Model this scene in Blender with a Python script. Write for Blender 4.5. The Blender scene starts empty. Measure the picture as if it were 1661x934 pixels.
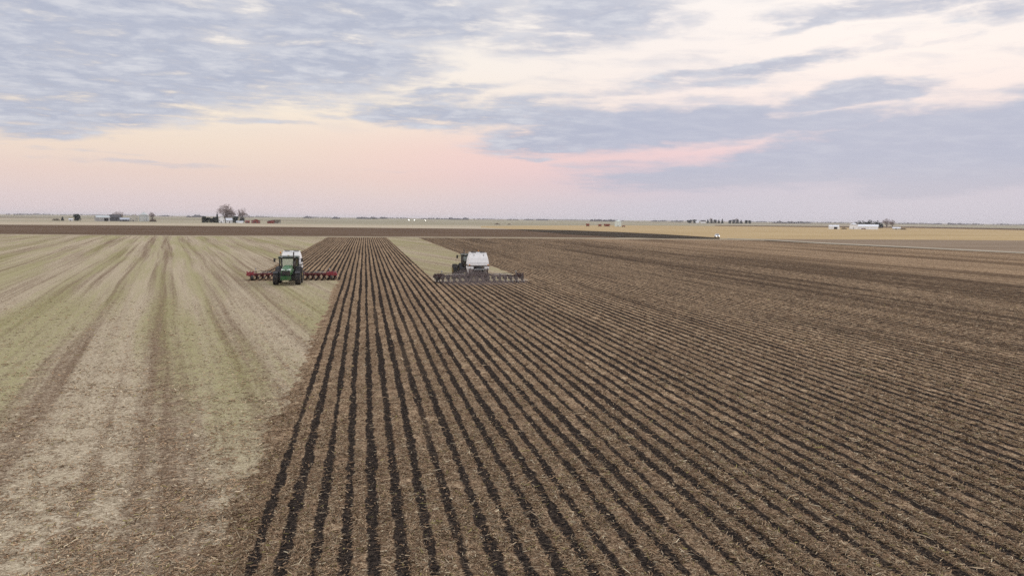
import bpy, math, random
import numpy as np
from mathutils import Vector, Matrix

random.seed(7)
R = math.radians
sc = bpy.context.scene
col = sc.collection

# ------------------------------------------------------------------ camera
PW, PH = 1661.0, 934.0
FPX = 1200.0                      # focal length in pixels of the photograph
CAM_H = 8.8
PITCH, YAW, ROLL = R(-5.34), R(11.27), R(0.586)
fwd = Vector((math.sin(YAW) * math.cos(PITCH), math.cos(YAW) * math.cos(PITCH), math.sin(PITCH)))
right = fwd.cross(Vector((0, 0, 1))).normalized()
up = right.cross(fwd).normalized()
r2 = right * math.cos(ROLL) + up * math.sin(ROLL)
u2 = up * math.cos(ROLL) - right * math.sin(ROLL)
cam_d = bpy.data.cameras.new("camera")
cam = bpy.data.objects.new("camera", cam_d)
col.objects.link(cam)
cam_d.sensor_width = 36.0
cam_d.lens = 36.0 * FPX / PW
cam_d.clip_start = 0.5
cam_d.clip_end = 80000
m = Matrix((( r2.x, u2.x, -fwd.x, 0), (r2.y, u2.y, -fwd.y, 0), (r2.z, u2.z, -fwd.z, CAM_H), (0, 0, 0, 1)))
cam.matrix_world = m
sc.camera = cam

sc.view_settings.view_transform = 'Standard'
sc.view_settings.look = 'None'
sc.view_settings.exposure = 0.0
sc.view_settings.gamma = 1.0
sc.view_settings.use_curve_mapping = False
sc.cycles.max_bounces = 6
sc.cycles.diffuse_bounces = 3
sc.cycles.transparent_max_bounces = 8
sc.cycles.volume_bounces = 0
sc.cycles.use_denoising = False
sc.cycles.denoiser = 'OPENIMAGEDENOISE'
sc.cycles.denoising_input_passes = 'RGB_ALBEDO_NORMAL'
sc.cycles.denoising_prefilter = 'ACCURATE'


def ray(px, py):
    return (fwd + r2 * ((px - PW / 2) / FPX) - u2 * ((py - PH / 2) / FPX)).normalized()


def ground_at(px, py, z=0.0):
    d = ray(px, py)
    t = (z - CAM_H) / d.z
    return Vector((d.x * t, d.y * t, z))


def at_depth(px, depth):
    """ground point in the direction of a photo column, at a depth"""
    py = 345.8 + 17 * px / PW + CAM_H * FPX / depth
    return ground_at(px, py)


# ------------------------------------------------------------------ node helpers
def srgb(r, g, b):
    f = lambda c: (c / 255 / 12.92) if c / 255 <= 0.04045 else ((c / 255 + 0.055) / 1.055) ** 2.4
    return (f(r), f(g), f(b), 1.0)


class NT:
    def __init__(s, tree):
        s.t = tree
        s.l = tree.links

    def n(s, typ, **kw):
        nd = s.t.nodes.new(typ)
        for k, v in kw.items():
            setattr(nd, k, v)
        return nd

    def put(s, sock, v):
        if hasattr(v, 'node'):
            s.l.new(v, sock)
        elif v is not None:
            sock.default_value = v

    def m(s, op, a, b=None, c=None, clamp=False):
        nd = s.n('ShaderNodeMath', operation=op, use_clamp=clamp)
        s.put(nd.inputs[0], a)
        if b is not None: s.put(nd.inputs[1], b)
        if c is not None: s.put(nd.inputs[2], c)
        return nd.outputs[0]

    def vm(s, op, a, b=None):
        nd = s.n('ShaderNodeVectorMath', operation=op)
        s.put(nd.inputs[0], a)
        if b is not None: s.put(nd.inputs[1], b)
        return nd.outputs['Value'] if op in ('LENGTH', 'DOT_PRODUCT') else nd.outputs[0]

    def sep(s, v):
        nd = s.n('ShaderNodeSeparateXYZ'); s.put(nd.inputs[0], v)
        return nd.outputs

    def comb(s, x, y, z=0.0):
        nd = s.n('ShaderNodeCombineXYZ')
        for i, v in enumerate((x, y, z)): s.put(nd.inputs[i], v)
        return nd.outputs[0]

    def noise(s, vec, scale, detail=2.0, rough=0.5, dist=0.0):
        nd = s.n('ShaderNodeTexNoise')
        s.put(nd.inputs['Vector'], vec)
        nd.inputs['Scale'].default_value = scale
        nd.inputs['Detail'].default_value = detail
        nd.inputs['Roughness'].default_value = rough
        nd.inputs['Distortion'].default_value = dist
        return nd.outputs['Fac']

    def mr(s, v, a, b, c=0.0, d=1.0, smooth=True):
        nd = s.n('ShaderNodeMapRange', interpolation_type='SMOOTHSTEP' if smooth else 'LINEAR')
        s.put(nd.inputs[0], v)
        for i, x in enumerate((a, b, c, d)): s.put(nd.inputs[i + 1], x)
        return nd.outputs[0]

    def mix(s, f, a, b, blend='MIX'):
        nd = s.n('ShaderNodeMix', data_type='RGBA', blend_type=blend)
        s.put(nd.inputs['Factor'], f)
        s.put(nd.inputs[6], a); s.put(nd.inputs[7], b)
        return nd.outputs[2]

    def ramp(s, f, stops, interp='LINEAR'):
        nd = s.n('ShaderNodeValToRGB')
        cr = nd.color_ramp
        cr.interpolation = interp
        while len(cr.elements) < len(stops): cr.elements.new(0.5)
        for e, (p, c) in zip(cr.elements, stops):
            e.position = p
            e.color = c if len(c) == 4 else (*c, 1)
        s.put(nd.inputs[0], f)
        return nd.outputs[0]

    def mapping(s, vec, loc=(0, 0, 0), rot=(0, 0, 0), scale=(1, 1, 1), typ='POINT'):
        nd = s.n('ShaderNodeMapping', vector_type=typ)
        s.put(nd.inputs[0], vec)
        nd.inputs[1].default_value = loc
        nd.inputs[2].default_value = rot
        nd.inputs[3].default_value = scale
        return nd.outputs[0]


# ------------------------------------------------------------------ world: dusk sky under broken cloud
SUN_AZ, SUN_EL = R(38), R(22)
world = bpy.data.worlds.new("World")
sc.world = world
world.use_nodes = True
wt = world.node_tree
wt.nodes.clear()
W = NT(wt)
dirv = W.n('ShaderNodeTexCoord').outputs['Generated']
dx, dy, dz = W.sep(dirv)
az = W.m('MULTIPLY', W.m('ARCTAN2', dx, dy), 180 / math.pi)
el = W.m('MULTIPLY', W.m('ARCSINE', dz), 180 / math.pi)
# cloud-layer plane coordinates (perspective of a flat deck)
zz = W.m('ADD', W.m('MAXIMUM', dz, 0.0), 0.07)
plane = W.comb(W.m('DIVIDE', dx, zz), W.m('DIVIDE', dy, zz), 0.0)
fine = W.noise(W.mapping(plane, rot=(0, 0, R(-25)), scale=(1.0, 1.6, 1)), 2.6, 6.0, 0.62, 0.3)
big = W.noise(W.mapping(plane, loc=(3.1, 1.7, 0), rot=(0, 0, R(-20)), scale=(0.6, 1.3, 1)), 1.0, 3.0, 0.5)
# streaks in angle space
ang = W.comb(az, el, 0.0)
strk = W.noise(W.mapping(ang, rot=(0, 0, R(-4)), scale=(0.11, 0.7, 1)), 1.0, 6.0, 0.6, 0.5)
mott = W.noise(W.mapping(ang, scale=(0.35, 1.3, 1)), 1.0, 5.0, 0.62, 0.2)
wob1 = W.noise(W.mapping(ang, loc=(7, 3, 0), scale=(0.16, 0.5, 1)), 1.0, 4.0, 0.6)
wob2 = W.noise(W.mapping(ang, loc=(17, 9, 0), scale=(0.12, 0.45, 1)), 1.0, 4.0, 0.6)
angd = W.comb(W.m('ADD', az, W.m('MULTIPLY', W.m('SUBTRACT', wob1, 0.5), 10.0)),
              W.m('ADD', el, W.m('MULTIPLY', W.m('SUBTRACT', wob2, 0.5), 2.2)), 0.0)

# cloud masses: azimuth, elevation, half width, half height (degrees), tilt, weight
CLOUDS = [
    (-16.7, 13.1, 15.3, 3.35, 0, 1), (-16.0, 10.1, 17.4, 3.59, 0, 1), (-19.0, 7.5, 10.5, 2.39, 0, 0.95), (-20.1, 6.4, 8.9, 1.15, 0, 0.95),
    (-21.1, 5.2, 5.7, 0.77, 1, 0.8), (-7.4, 8.4, 7.2, 1.05, -2, 0.75), (0.5, 14.7, 14.8, 2.87, 0, 1), (-3.1, 11.4, 10.5, 3.35, -2, 0.95),
    (2.3, 10.6, 5.9, 1.24, 3, 0.7), (-7.4, 6.8, 5.5, 0.43, -3, 0.55), (-3.1, 7.3, 4.0, 0.38, -3, 0.5), (17.0, 14.7, 8.7, 2.63, 3, 0.85),
    (13.4, 12.9, 7.0, 1.44, 4, 0.6), (24.3, 14.4, 4.0, 0.96, 6, 0.55), (32.5, 13.8, 4.0, 0.57, 9, 0.75), (38.4, 14.2, 9.5, 0.96, 0, 0.9),
    (43.7, 13.1, 3.9, 1.05, 0, 0.75), (6.0, 9.3, 7.0, 0.81, 7, 0.75), (6.0, 7.7, 9.5, 1.2, -2, 0.95), (12.5, 8.6, 7.0, 1.15, 2, 0.8),
    (15.3, 7.7, 6.5, 0.96, 0, 0.9), (30.0, 11.0, 5.8, 0.86, 6, 0.85), (24.8, 10.0, 7.5, 0.96, 6, 0.7), (19.5, 9.4, 5.5, 0.67, 3, 0.55),
    (35.7, 8.7, 7.3, 0.96, 3, 1.05), (27.1, 8.8, 5.6, 0.57, 2, 0.5), (36.7, 11.8, 4.2, 0.43, 12, 0.4), (40.7, 11.7, 3.2, 0.33, 8, 0.4),
    (19.1, 6.6, 12.8, 1.8, 4, 1.2), (27.1, 7.1, 6.5, 1.63, 4, 1.4), (33.4, 7.0, 7.5, 1.1, 4, 1.0), (40.0, 5.2, 12.9, 2.6, 5, 1.6),
    (46.1, 5.7, 8.2, 2.87, 6, 1.6), (33.0, 5.0, 9.0, 1.3, 6, 1.05), (28.1, 3.3, 14.2, 1.3, 2, 1.1), (42.3, 2.8, 10.0, 1.3, 2, 1.0),
    (-15.1, 3.6, 8.0, 0.33, 0, 0.42), (13.0, 4.5, 3.3, 0.24, 0, 0.55), (-17.3, 4.2, 4.4, 0.19, 0, 0.3), (2.3, 3.5, 7.4, 0.24, 0, 0.25),
    (-21.2, 4.2, 2.4, 0.24, 0, 0.35), (26.5, 5.7, 5.5, 0.6, 8, 0.55), (20.0, 4.0, 8.0, 0.7, 2, 0.5),
]
dens = None
for (a, e, rx, ry, tl, wgt) in CLOUDS:
    loc_ = W.mapping(angd, loc=(a, e, 0), rot=(0, 0, R(tl)), scale=(rx, ry, 1), typ='TEXTURE')
    s_ = W.mr(W.vm('LENGTH', loc_), 1.35, 0.25, 0.0, wgt)
    dens = s_ if dens is None else W.m('MAXIMUM', dens, s_)
# elsewhere in the sky (above and behind): a broken deck from the noise only
above = W.m('MAXIMUM', W.mr(el, 17.0, 24.0), W.mr(W.m('ABSOLUTE', W.m('SUBTRACT', az, 11.0)), 42.0, 60.0))
generic = W.m('MULTIPLY', W.m('MULTIPLY', above, W.mr(el, 3.0, 9.0)), W.mr(big, 0.42, 0.62, 0.0, 0.75))
dens = W.m('MAXIMUM', dens, generic)
tex = W.m('ADD', W.m('MULTIPLY', W.m('SUBTRACT', fine, 0.5), 1.45),
          W.m('ADD', W.m('MULTIPLY', W.m('SUBTRACT', strk, 0.5), 0.75), W.m('MULTIPLY', W.m('SUBTRACT', mott, 0.5), 0.8)))
smo = W.m('MULTIPLY', W.mr(az, 8.0, 22.0), W.mr(el, 11.0, 7.0))
tex = W.m('MULTIPLY', tex, W.m('SUBTRACT', 1.0, W.m('MULTIPLY', smo, 0.55)))
cm = W.m('ADD', dens, W.m('MULTIPLY', tex, W.m('ADD', 0.18, W.m('MULTIPLY', W.m('MINIMUM', dens, 0.8), 1.55))))
veil = W.m('MULTIPLY', W.mr(W.m('ADD', W.m('MULTIPLY', strk, 0.6), W.m('MULTIPLY', fine, 0.4)), 0.46, 0.68), W.mr(el, 5.0, 9.0, 0.0, 0.5))
mask = W.m('MAXIMUM', W.mr(cm, 0.14, 0.92), veil)
# clear sky between the clouds
e01 = W.mr(el, 0.0, 40.0, smooth=False)
e01 = W.m('POWER', e01, 0.5)
P = lambda deg: math.sqrt(deg / 40.0)
clear_l = W.ramp(e01, [(0.0, srgb(214, 203, 208)), (P(1.2), srgb(226, 209, 209)), (P(3), srgb(236, 213, 204)), (P(5), srgb(244, 225, 208)),
                       (P(7.5), srgb(250, 236, 219)), (P(11), srgb(252, 243, 233)), (P(18), srgb(252, 247, 242)), (1.0, srgb(240, 242, 250))])
clear_r = W.ramp(e01, [(0.0, srgb(203, 200, 212)), (P(1.2), srgb(203, 200, 213)), (P(3), srgb(204, 199, 213)), (P(5), srgb(236, 208, 212)),
                       (P(7.5), srgb(249, 231, 226)), (P(11), srgb(252, 241, 236)), (P(18), srgb(252, 247, 244)), (1.0, srgb(240, 242, 250))])
clear = W.mix(W.mr(az, 0.0, 26.0), clear_l, clear_r)
# rosy glow above the far horizon
pk = W.mr(W.vm('LENGTH', W.mapping(ang, loc=(10.0, 4.3, 0), rot=(0, 0, R(-3)), scale=(17, 2.8, 1), typ='TEXTURE')), 1.35, 0.0, 0.0, 0.45)
clear = W.mix(pk, clear, srgb(246, 203, 206))
ccol = W.ramp(W.m('ADD', W.m('MULTIPLY', mott, 0.5), W.m('MULTIPLY', fine, 0.5)), [(0.34, srgb(168, 176, 198)), (0.48, srgb(184, 190, 208)), (0.62, srgb(214, 216, 225))])
ccol = W.mix(W.m('MULTIPLY', smo, 0.75), ccol, srgb(176, 184, 207))
low = W.mr(el, 1.5, 5.0)
ccol = W.mix(low, srgb(190, 190, 206), ccol)
sky_col = W.mix(W.m('MULTIPLY', mask, 0.94), clear, ccol)
# silver edges where the deck thins
sky_em = W.n('ShaderNodeBackground')
W.put(sky_em.inputs[0], sky_col)
# the overhead and rear half of the sky is brighter than the part that is in view
rear = W.mr(W.m('ABSOLUTE', W.m('SUBTRACT', az, 11.0)), 55.0, 100.0)
gain = W.m('ADD', 1.0, W.m('MULTIPLY', W.m('MAXIMUM', W.mr(el, 20.0, 50.0), rear), 0.5))
# nothing below the horizon shines: the land covers it
gain = W.m('MULTIPLY', gain, W.mr(el, -3.0, -1.2, 0.01, 1.0))
W.put(sky_em.inputs[1], gain)
nish = W.n('ShaderNodeTexSky', sky_type='NISHITA', sun_disc=False)
nish.sun_elevation = SUN_EL
nish.sun_rotation = SUN_AZ
nish.air_density = 1.0
nish.dust_density = 2.0
nb = W.n('ShaderNodeBackground')
W.put(nb.inputs[0], nish.outputs[0])
nb.inputs[1].default_value = 0.05
mixw = W.n('ShaderNodeMixShader')
mixw.inputs[0].default_value = 0.96
W.l.new(nb.outputs[0], mixw.inputs[1])
W.l.new(sky_em.outputs[0], mixw.inputs[2])
wo = W.n('ShaderNodeOutputWorld')
W.l.new(mixw.outputs[0], wo.inputs[0])

sun_d = bpy.data.lights.new("sun", 'SUN')
sun = bpy.data.objects.new("sun", sun_d)
col.objects.link(sun)
sun_d.energy = 0.9
sun_d.angle = R(24)
sun_d.color = (1.0, 0.9, 0.8)
sdir = Vector((math.sin(SUN_AZ) * math.cos(SUN_EL), math.cos(SUN_AZ) * math.cos(SUN_EL), math.sin(SUN_EL)))
sun.rotation_euler = sdir.to_track_quat('Z', 'Y').to_euler()
sun.location = (0, 0, 60)


# ------------------------------------------------------------------ objects helpers
def tag(o, label=None, cat=None, group=None, kind=None):
    if label: o['label'] = label
    if cat: o['category'] = cat
    if group: o['group'] = group
    if kind: o['kind'] = kind
    return o


def empty(name, loc=(0, 0, 0), rz=0.0):
    o = bpy.data.objects.new(name, None)
    o.empty_display_size = 0.5
    col.objects.link(o)
    o.location = loc
    o.rotation_euler = (0, 0, rz)
    return o


class MB:
    def __init__(s):
        s.v, s.f, s.sm = [], [], []

    def add(s, verts, faces, smooth=False, M=None):
        b = len(s.v)
        if M is not None: verts = [M @ Vector(v) for v in verts]
        s.v += [tuple(v) for v in verts]
        s.f += [tuple(i + b for i in f) for f in faces]
        s.sm += [smooth] * len(faces)
        return s

    def hexa(s, p, M=None):
        """8 corners: bottom 4 ccw, top 4 ccw"""
        return s.add(p, [(3, 2, 1, 0), (4, 5, 6, 7), (0, 1, 5, 4), (1, 2, 6, 5), (2, 3, 7, 6), (3, 0, 4, 7)], M=M)

    def box(s, x0, x1, y0, y1, z0, z1, M=None):
        return s.hexa([(x0, y0, z0), (x1, y0, z0), (x1, y1, z0), (x0, y1, z0), (x0, y0, z1), (x1, y0, z1), (x1, y1, z1), (x0, y1, z1)], M)

    def loft(s, rings, cap=True, smooth=False, M=None):
        n = len(rings[0])
        v = [p for r in rings for p in r]
        f = []
        for i in range(len(rings) - 1):
            for j in range(n):
                k = (j + 1) % n
                f.append((i * n + j, i * n + k, (i + 1) * n + k, (i + 1) * n + j))
        if cap:
            f.append(tuple(reversed(range(n))))
            f.append(tuple((len(rings) - 1) * n + j for j in range(n)))
        return s.add(v, f, smooth, M)

    def tube(s, a, b, r0, r1=None, n=8, smooth=True, cap=True):
        a, b = Vector(a), Vector(b)
        r1 = r0 if r1 is None else r1
        d = (b - a).normalized()
        x = d.orthogonal().normalized()
        y = d.cross(x)
        c = [(math.cos(2 * math.pi * i / n), math.sin(2 * math.pi * i / n)) for i in range(n)]
        return s.loft([[a + x * (p * r0) + y * (q * r0) for p, q in c], [b + x * (p * r1) + y * (q * r1) for p, q in c]], cap, smooth)

    def lathe_x(s, prof, n=36, cx=0, cy=0, cz=0, smooth=True):
        """profile of (x, radius) turned about the x axis"""
        rings = [[(cx + x, cy + r * math.cos(2 * math.pi * i / n), cz + r * math.sin(2 * math.pi * i / n)) for i in range(n)] for x, r in prof]
        return s.loft(rings, True, smooth)

    def lathe_z(s, prof, n=24, cx=0, cy=0, smooth=True):
        rings = [[(cx + r * math.cos(2 * math.pi * i / n), cy + r * math.sin(2 * math.pi * i / n), z) for i in range(n)] for r, z in prof]
        return s.loft(rings, True, smooth)

    def mesh(s, name, mat):
        me = bpy.data.meshes.new(name)
        me.from_pydata(s.v, [], s.f)
        me.polygons.foreach_set('use_smooth', s.sm)
        if mat: me.materials.append(mat)
        me.update()
        return me

    def build(s, name, mat, parent=None, bevel=0.0, loc=None):
        o = bpy.data.objects.new(name, s.mesh(name, mat))
        col.objects.link(o)
        if parent: o.parent = parent
        if loc is not None: o.location = loc
        if bevel:
            b = o.modifiers.new('bevel', 'BEVEL')
            b.width = bevel; b.segments = 2; b.limit_method = 'ANGLE'
        return o


def copy_tree(o, parent=None):
    c = o.copy()
    col.objects.link(c)
    if parent: c.parent = parent
    for ch in list(o.children): copy_tree(ch, c)
    return c


# ------------------------------------------------------------------ materials
def mat(name, base, rough=0.6, metal=0.0, var=0.25, scale=6.0, dirt=None, dirt_amt=0.0, spec=0.4, dust=0.0):
    m_ = bpy.data.materials.new(name)
    m_.use_nodes = True
    t = m_.node_tree
    t.nodes.clear()
    k = NT(t)
    p = k.n('ShaderNodeTexCoord').outputs['Object']
    n1 = k.noise(p, scale, 4.0, 0.6)
    c = k.mix(k.mr(n1, 0.3, 0.7), tuple(x * (1 - var) for x in base) + (1,), tuple(min(1, x * (1 + var)) for x in base) + (1,))
    if dirt:
        n2 = k.noise(p, scale * 0.4, 5.0, 0.65)
        c = k.mix(k.m('MULTIPLY', k.mr(n2, 0.42, 0.66), dirt_amt), c, tuple(dirt) + (1,))
    b = k.n('ShaderNodeBsdfPrincipled')
    k.put(b.inputs['Base Color'], c)
    b.inputs['Roughness'].default_value = rough
    k.put(b.inputs['Roughness'], k.mr(n1, 0.2, 0.8, max(0, rough - 0.1), min(1, rough + 0.12)))
    b.inputs['Metallic'].default_value = metal
    b.inputs['Specular IOR Level'].default_value = spec
    o = k.n('ShaderNodeOutputMaterial')
    k.l.new(b.outputs[0], o.inputs[0])
    return m_


def emat(name, color, strength):
    m_ = bpy.data.materials.new(name)
    m_.use_nodes = True
    b = m_.node_tree.nodes['Principled BSDF']
    b.inputs['Base Color'].default_value = (0.8, 0.8, 0.8, 1)
    b.inputs['Emission Color'].default_value = (*color, 1)
    b.inputs['Emission Strength'].default_value = strength
    return m_


DUST = (0.22, 0.16, 0.11)
M = {
    'green': mat('green_paint', (0.02, 0.115, 0.03), 0.35, dirt=DUST, dirt_amt=0.25, spec=0.5),
    'green_dark': mat('dark_green_paint', (0.010, 0.022, 0.012), 0.45, dirt=DUST, dirt_amt=0.2),
    'black': mat('black_plastic', (0.016, 0.016, 0.018), 0.55, dirt=DUST, dirt_amt=0.15),
    'rubber': mat('dusty_rubber', (0.025, 0.024, 0.024), 0.85, dirt=(0.09, 0.07, 0.05), dirt_amt=0.5),
    'yellow': mat('yellow_rim', (0.5, 0.34, 0.03), 0.5, dirt=DUST, dirt_amt=0.5),
    'red': mat('red_paint', (0.22, 0.012, 0.022), 0.5, dirt=(0.12, 0.07, 0.055), dirt_amt=0.4),
    'red_dusty': mat('dusty_red_paint', (0.17, 0.03, 0.028), 0.6, dirt=(0.12, 0.085, 0.06), dirt_amt=0.75),
    'red_mid': mat('soiled_red_paint', (0.12, 0.014, 0.018), 0.6, dirt=(0.06, 0.035, 0.03), dirt_amt=0.7),
    'red_brown': mat('mud_caked_red_paint', (0.05, 0.020, 0.018), 0.8, dirt=(0.05, 0.035, 0.027), dirt_amt=0.85),
    'steel': mat('worn_steel', (0.42, 0.40, 0.38), 0.4, metal=0.6, dirt=DUST, dirt_amt=0.5),
    'darksteel': mat('dark_steel', (0.05, 0.042, 0.038), 0.6, metal=0.2, dirt=(0.11, 0.08, 0.06), dirt_amt=0.6),
    'tank': mat('white_poly_tank', (0.84, 0.84, 0.83), 0.4, var=0.03, dirt=(0.6, 0.57, 0.52), dirt_amt=0.2),
    'grey': mat('grey_paint', (0.35, 0.35, 0.34), 0.55, dirt=DUST, dirt_amt=0.3),
    'lens': mat('headlight_lens', (0.85, 0.85, 0.83), 0.15, var=0.02),
    'amber': mat('amber_lens', (0.6, 0.22, 0.02), 0.2),
    'pale_iron': mat('pale_worn_iron', (0.42, 0.39, 0.26), 0.6, dirt=DUST, dirt_amt=0.3),
    'white_wall': mat('white_siding', (0.80, 0.80, 0.79), 0.7, var=0.06, scale=0.4),
    'cream_wall': mat('cream_siding', (0.50, 0.47, 0.40), 0.7, var=0.08, scale=0.4),
    'grey_wall': mat('weathered_grey_siding', (0.34, 0.335, 0.325), 0.75, var=0.15, scale=0.4),
    'dark_wall': mat('dark_weathered_boards', (0.075, 0.075, 0.085), 0.8, scale=0.5),
    'red_wall': mat('barn_red_boards', (0.19, 0.042, 0.03), 0.75, var=0.2, scale=0.5),
    'roof_grey': mat('grey_metal_roof', (0.40, 0.42, 0.46), 0.5, metal=0.3, var=0.1, scale=0.5),
    'roof_dark': mat('dark_shingle_roof', (0.07, 0.065, 0.07), 0.85, scale=0.6),
    'roof_red': mat('dull_red_roof', (0.20, 0.06, 0.045), 0.75, scale=0.5),
    'roof_white': mat('pale_metal_roof', (0.62, 0.63, 0.65), 0.5, metal=0.1, var=0.06, scale=0.5),
    'galv': mat('galvanised_bin', (0.46, 0.48, 0.47), 0.45, metal=0.35, var=0.12, scale=0.6),
    'galv_pale': mat('pale_bin_steel', (0.60, 0.66, 0.62), 0.5, metal=0.1, var=0.08, scale=0.5),
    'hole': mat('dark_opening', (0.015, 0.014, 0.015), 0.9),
    'pane': mat('window_pane', (0.05, 0.06, 0.075), 0.1, var=0.1),
    'rust': mat('rust_red_paint', (0.19, 0.05, 0.03), 0.7, var=0.3, scale=1.0),
    'bark': mat('grey_bark', (0.13, 0.10, 0.09), 0.9, scale=2.0),
    'twig': mat('winter_twigs', (0.22, 0.155, 0.135), 0.9, scale=0.6),
    'needle': mat('dark_needles', (0.022, 0.034, 0.024), 0.8, var=0.45, scale=0.5),
    'needle_blue': mat('blue_grey_needles', (0.045, 0.055, 0.055), 0.8, var=0.4, scale=0.5),
    'brush': mat('dry_brush', (0.14, 0.105, 0.075), 0.9, var=0.35, scale=0.7),
    'pale_brush': mat('pale_dry_brush', (0.27, 0.235, 0.17), 0.9, var=0.3, scale=0.7),
    'heap': mat('brown_heap', (0.10, 0.07, 0.05), 0.95, var=0.4, scale=0.8),
    'far_wood': mat('far_winter_wood', (0.085, 0.08, 0.085), 0.95, var=0.3, scale=0.02),
    'lamp_on': emat('lit_headlight', (1.0, 0.95, 0.86), 3.0),
    'lamp_far': emat('lit_far_headlight', (1.0, 0.96, 0.88), 14.0),
}


def glass(name, tint, rough=0.05):
    m_ = bpy.data.materials.new(name)
    m_.use_nodes = True
    t = m_.node_tree
    t.nodes.clear()
    k = NT(t)
    tr = k.n('ShaderNodeBsdfTransparent'); tr.inputs[0].default_value = (*tint, 1)
    gl = k.n('ShaderNodeBsdfGlossy'); gl.inputs['Roughness'].default_value = rough
    gl.inputs[0].default_value = (0.9, 1.0, 0.95, 1)
    fr = k.n('ShaderNodeFresnel'); fr.inputs[0].default_value = 1.5
    f = k.m('ADD', k.m('MULTIPLY', fr.outputs[0], 0.9), 0.18, clamp=True)
    mx = k.n('ShaderNodeMixShader')
    k.put(mx.inputs[0], f)
    k.l.new(tr.outputs[0], mx.inputs[1]); k.l.new(gl.outputs[0], mx.inputs[2])
    o = k.n('ShaderNodeOutputMaterial')
    k.l.new(mx.outputs[0], o.inputs[0])
    return m_


M['glass'] = glass('cab_glass', (0.55, 0.68, 0.6))
M['glass_dark'] = glass('tinted_cab_glass', (0.08, 0.10, 0.09))


# ------------------------------------------------------------------ value noise in numpy
def hsh(ix, iy, seed):
    h = (ix.astype(np.int64) * 374761393 + iy.astype(np.int64) * 668265263 + seed * 974634217) & 0xFFFFFFFF
    h = ((h ^ (h >> 13)) * 1274126177) & 0xFFFFFFFF
    h = (h ^ (h >> 16)) & 0xFFFFFFFF
    return h.astype(np.float64) / 4294967295.0


def vnoise(x, y, seed=0):
    ix, iy = np.floor(x), np.floor(y)
    fx, fy = x - ix, y - iy
    fx = fx * fx * (3 - 2 * fx); fy = fy * fy * (3 - 2 * fy)
    a = hsh(ix, iy, seed); b = hsh(ix + 1, iy, seed); c = hsh(ix, iy + 1, seed); d = hsh(ix + 1, iy + 1, seed)
    return (a * (1 - fx) + b * fx) * (1 - fy) + (c * (1 - fx) + d * fx) * fy


def sstep(v, a, b):
    t = np.clip((v - a) / (b - a), 0, 1)
    return t * t * (3 - 2 * t)


ROW = 0.762
ROW0 = 0.15


def field_masks(X, Y):
    """worked-ground mask, dark soil strip mask and height of the near field"""
    rag = (vnoise(X * 2.2, Y * 1.3, 1) - 0.5) * 0.9 + (vnoise(X * 6, Y * 5, 2) - 0.5) * 0.7 + (vnoise(X * .3, Y * .12, 3) - 0.5) * 0.5
    e = rag * 0.75
    inA = sstep(X + e + .2 * (1 - sstep(Y, 20, 34)), -3.95, -3.5) * (1 - sstep(X + e * .4, 9.3, 9.7) * sstep(Y + e * 2, 102.5, 104.0))
    inB = sstep(X + e * .4, -16.1, -15.7) * sstep(Y + e * 2, 104.8, 106.5) * (1 - sstep(X, -2.9, -2.5))
    inD = sstep(X + e * .4, 22.9, 23.4)
    till = np.maximum(np.maximum(inA, inB), inD)
    # rows wander slightly
    w = (vnoise(np.zeros_like(X) + 3.3, Y * 0.04, 5) - 0.5) * 0.10 + (vnoise(np.floor((X - ROW0) / ROW + .5), Y * 0.05, 6) - 0.5) * 0.10
    k = (X - ROW0 + w) / ROW
    kr = np.floor(k + 0.5)
    off = np.abs(k - kr) * ROW                           # distance from the middle of the strip
    hw = 0.135 + 0.045 * hsh(kr, kr * 0 + 1, 8) + (vnoise(kr * 7.1, Y * 0.12, 9) - 0.5) * 0.09 + (vnoise(X * 7, Y * 4, 10) - 0.5) * 0.12 + (vnoise(X * 2.5, Y * 1.1, 19) - 0.5) * 0.09
    soil = (1 - sstep(off, hw - 0.06, hw + 0.08)) * np.maximum((sstep(X, -3.45, -3.15) + .3 * (1 - sstep(Y, 20, 34)) * sstep(X, -4.1, -3.9) * (1 - sstep(X, -3.45, -3.15))), inB)
    strength = 0.72 + 0.28 * hsh(kr, kr * 0 + 4, 11)
    strength = np.clip(strength * (0.72 + 0.5 * vnoise(kr * 3.7, Y * 0.16, 12)) + 0.2 * (vnoise(X * .12, Y * .03, 13) - .4), 0.12, 1)
    # the newest passes (around the camera line) are the freshest
    fresh = 1.0 - sstep(X, 40, 90) * 0.35 * (0.25 + 0.75 * hsh(np.floor(kr / 2), kr * 0 + 9, 23))
    soil = soil * np.clip(strength * 1.35, 0, 1) * fresh
    far_avg = 0.16 + 0.22 * vnoise(X / 5.5, Y * 0.004, 14) * vnoise(X / 1.6, Y * 0.01, 17)
    fa = sstep(X, 85, 104)
    soil = soil * (1 - fa) + far_avg * fa
    prof = np.cos(np.clip(off / (ROW * .5), 0, 1) * math.pi)  # 1 in the strip, -1 between strips
    z = till * (-0.012 * prof * (1 - fa) + 0.045 * (vnoise(X * 4.3, Y * 4, 15) - 0.5) + 0.02 * (vnoise(X * 13, Y * 11, 16) - 0.5) - 0.01)
    z = z + (1 - till) * 0.03 * (vnoise(X * 3, Y * 3, 18) - 0.5)
    return till, soil * till * till, z


# far edge of the near field, read off the place where the headland starts
edge_px = [(-200, 379.2), (0, 380.6), (280, 382.7), (560, 384.9), (840, 386.4), (1000, 388), (1165, 389), (1240, 390.2), (1340, 396), (1500, 403.6), (1661, 411.3), (1900, 422.5)]
edge = [ground_at(x, y) for x, y in edge_px]
EX = np.array([p.x for p in edge]); EY = np.array([p.y for p in edge])


def seg(a, b, step):
    n = max(1, int(round((b - a) / step)))
    return list(a + (b - a) * np.arange(n) / n)


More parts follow.
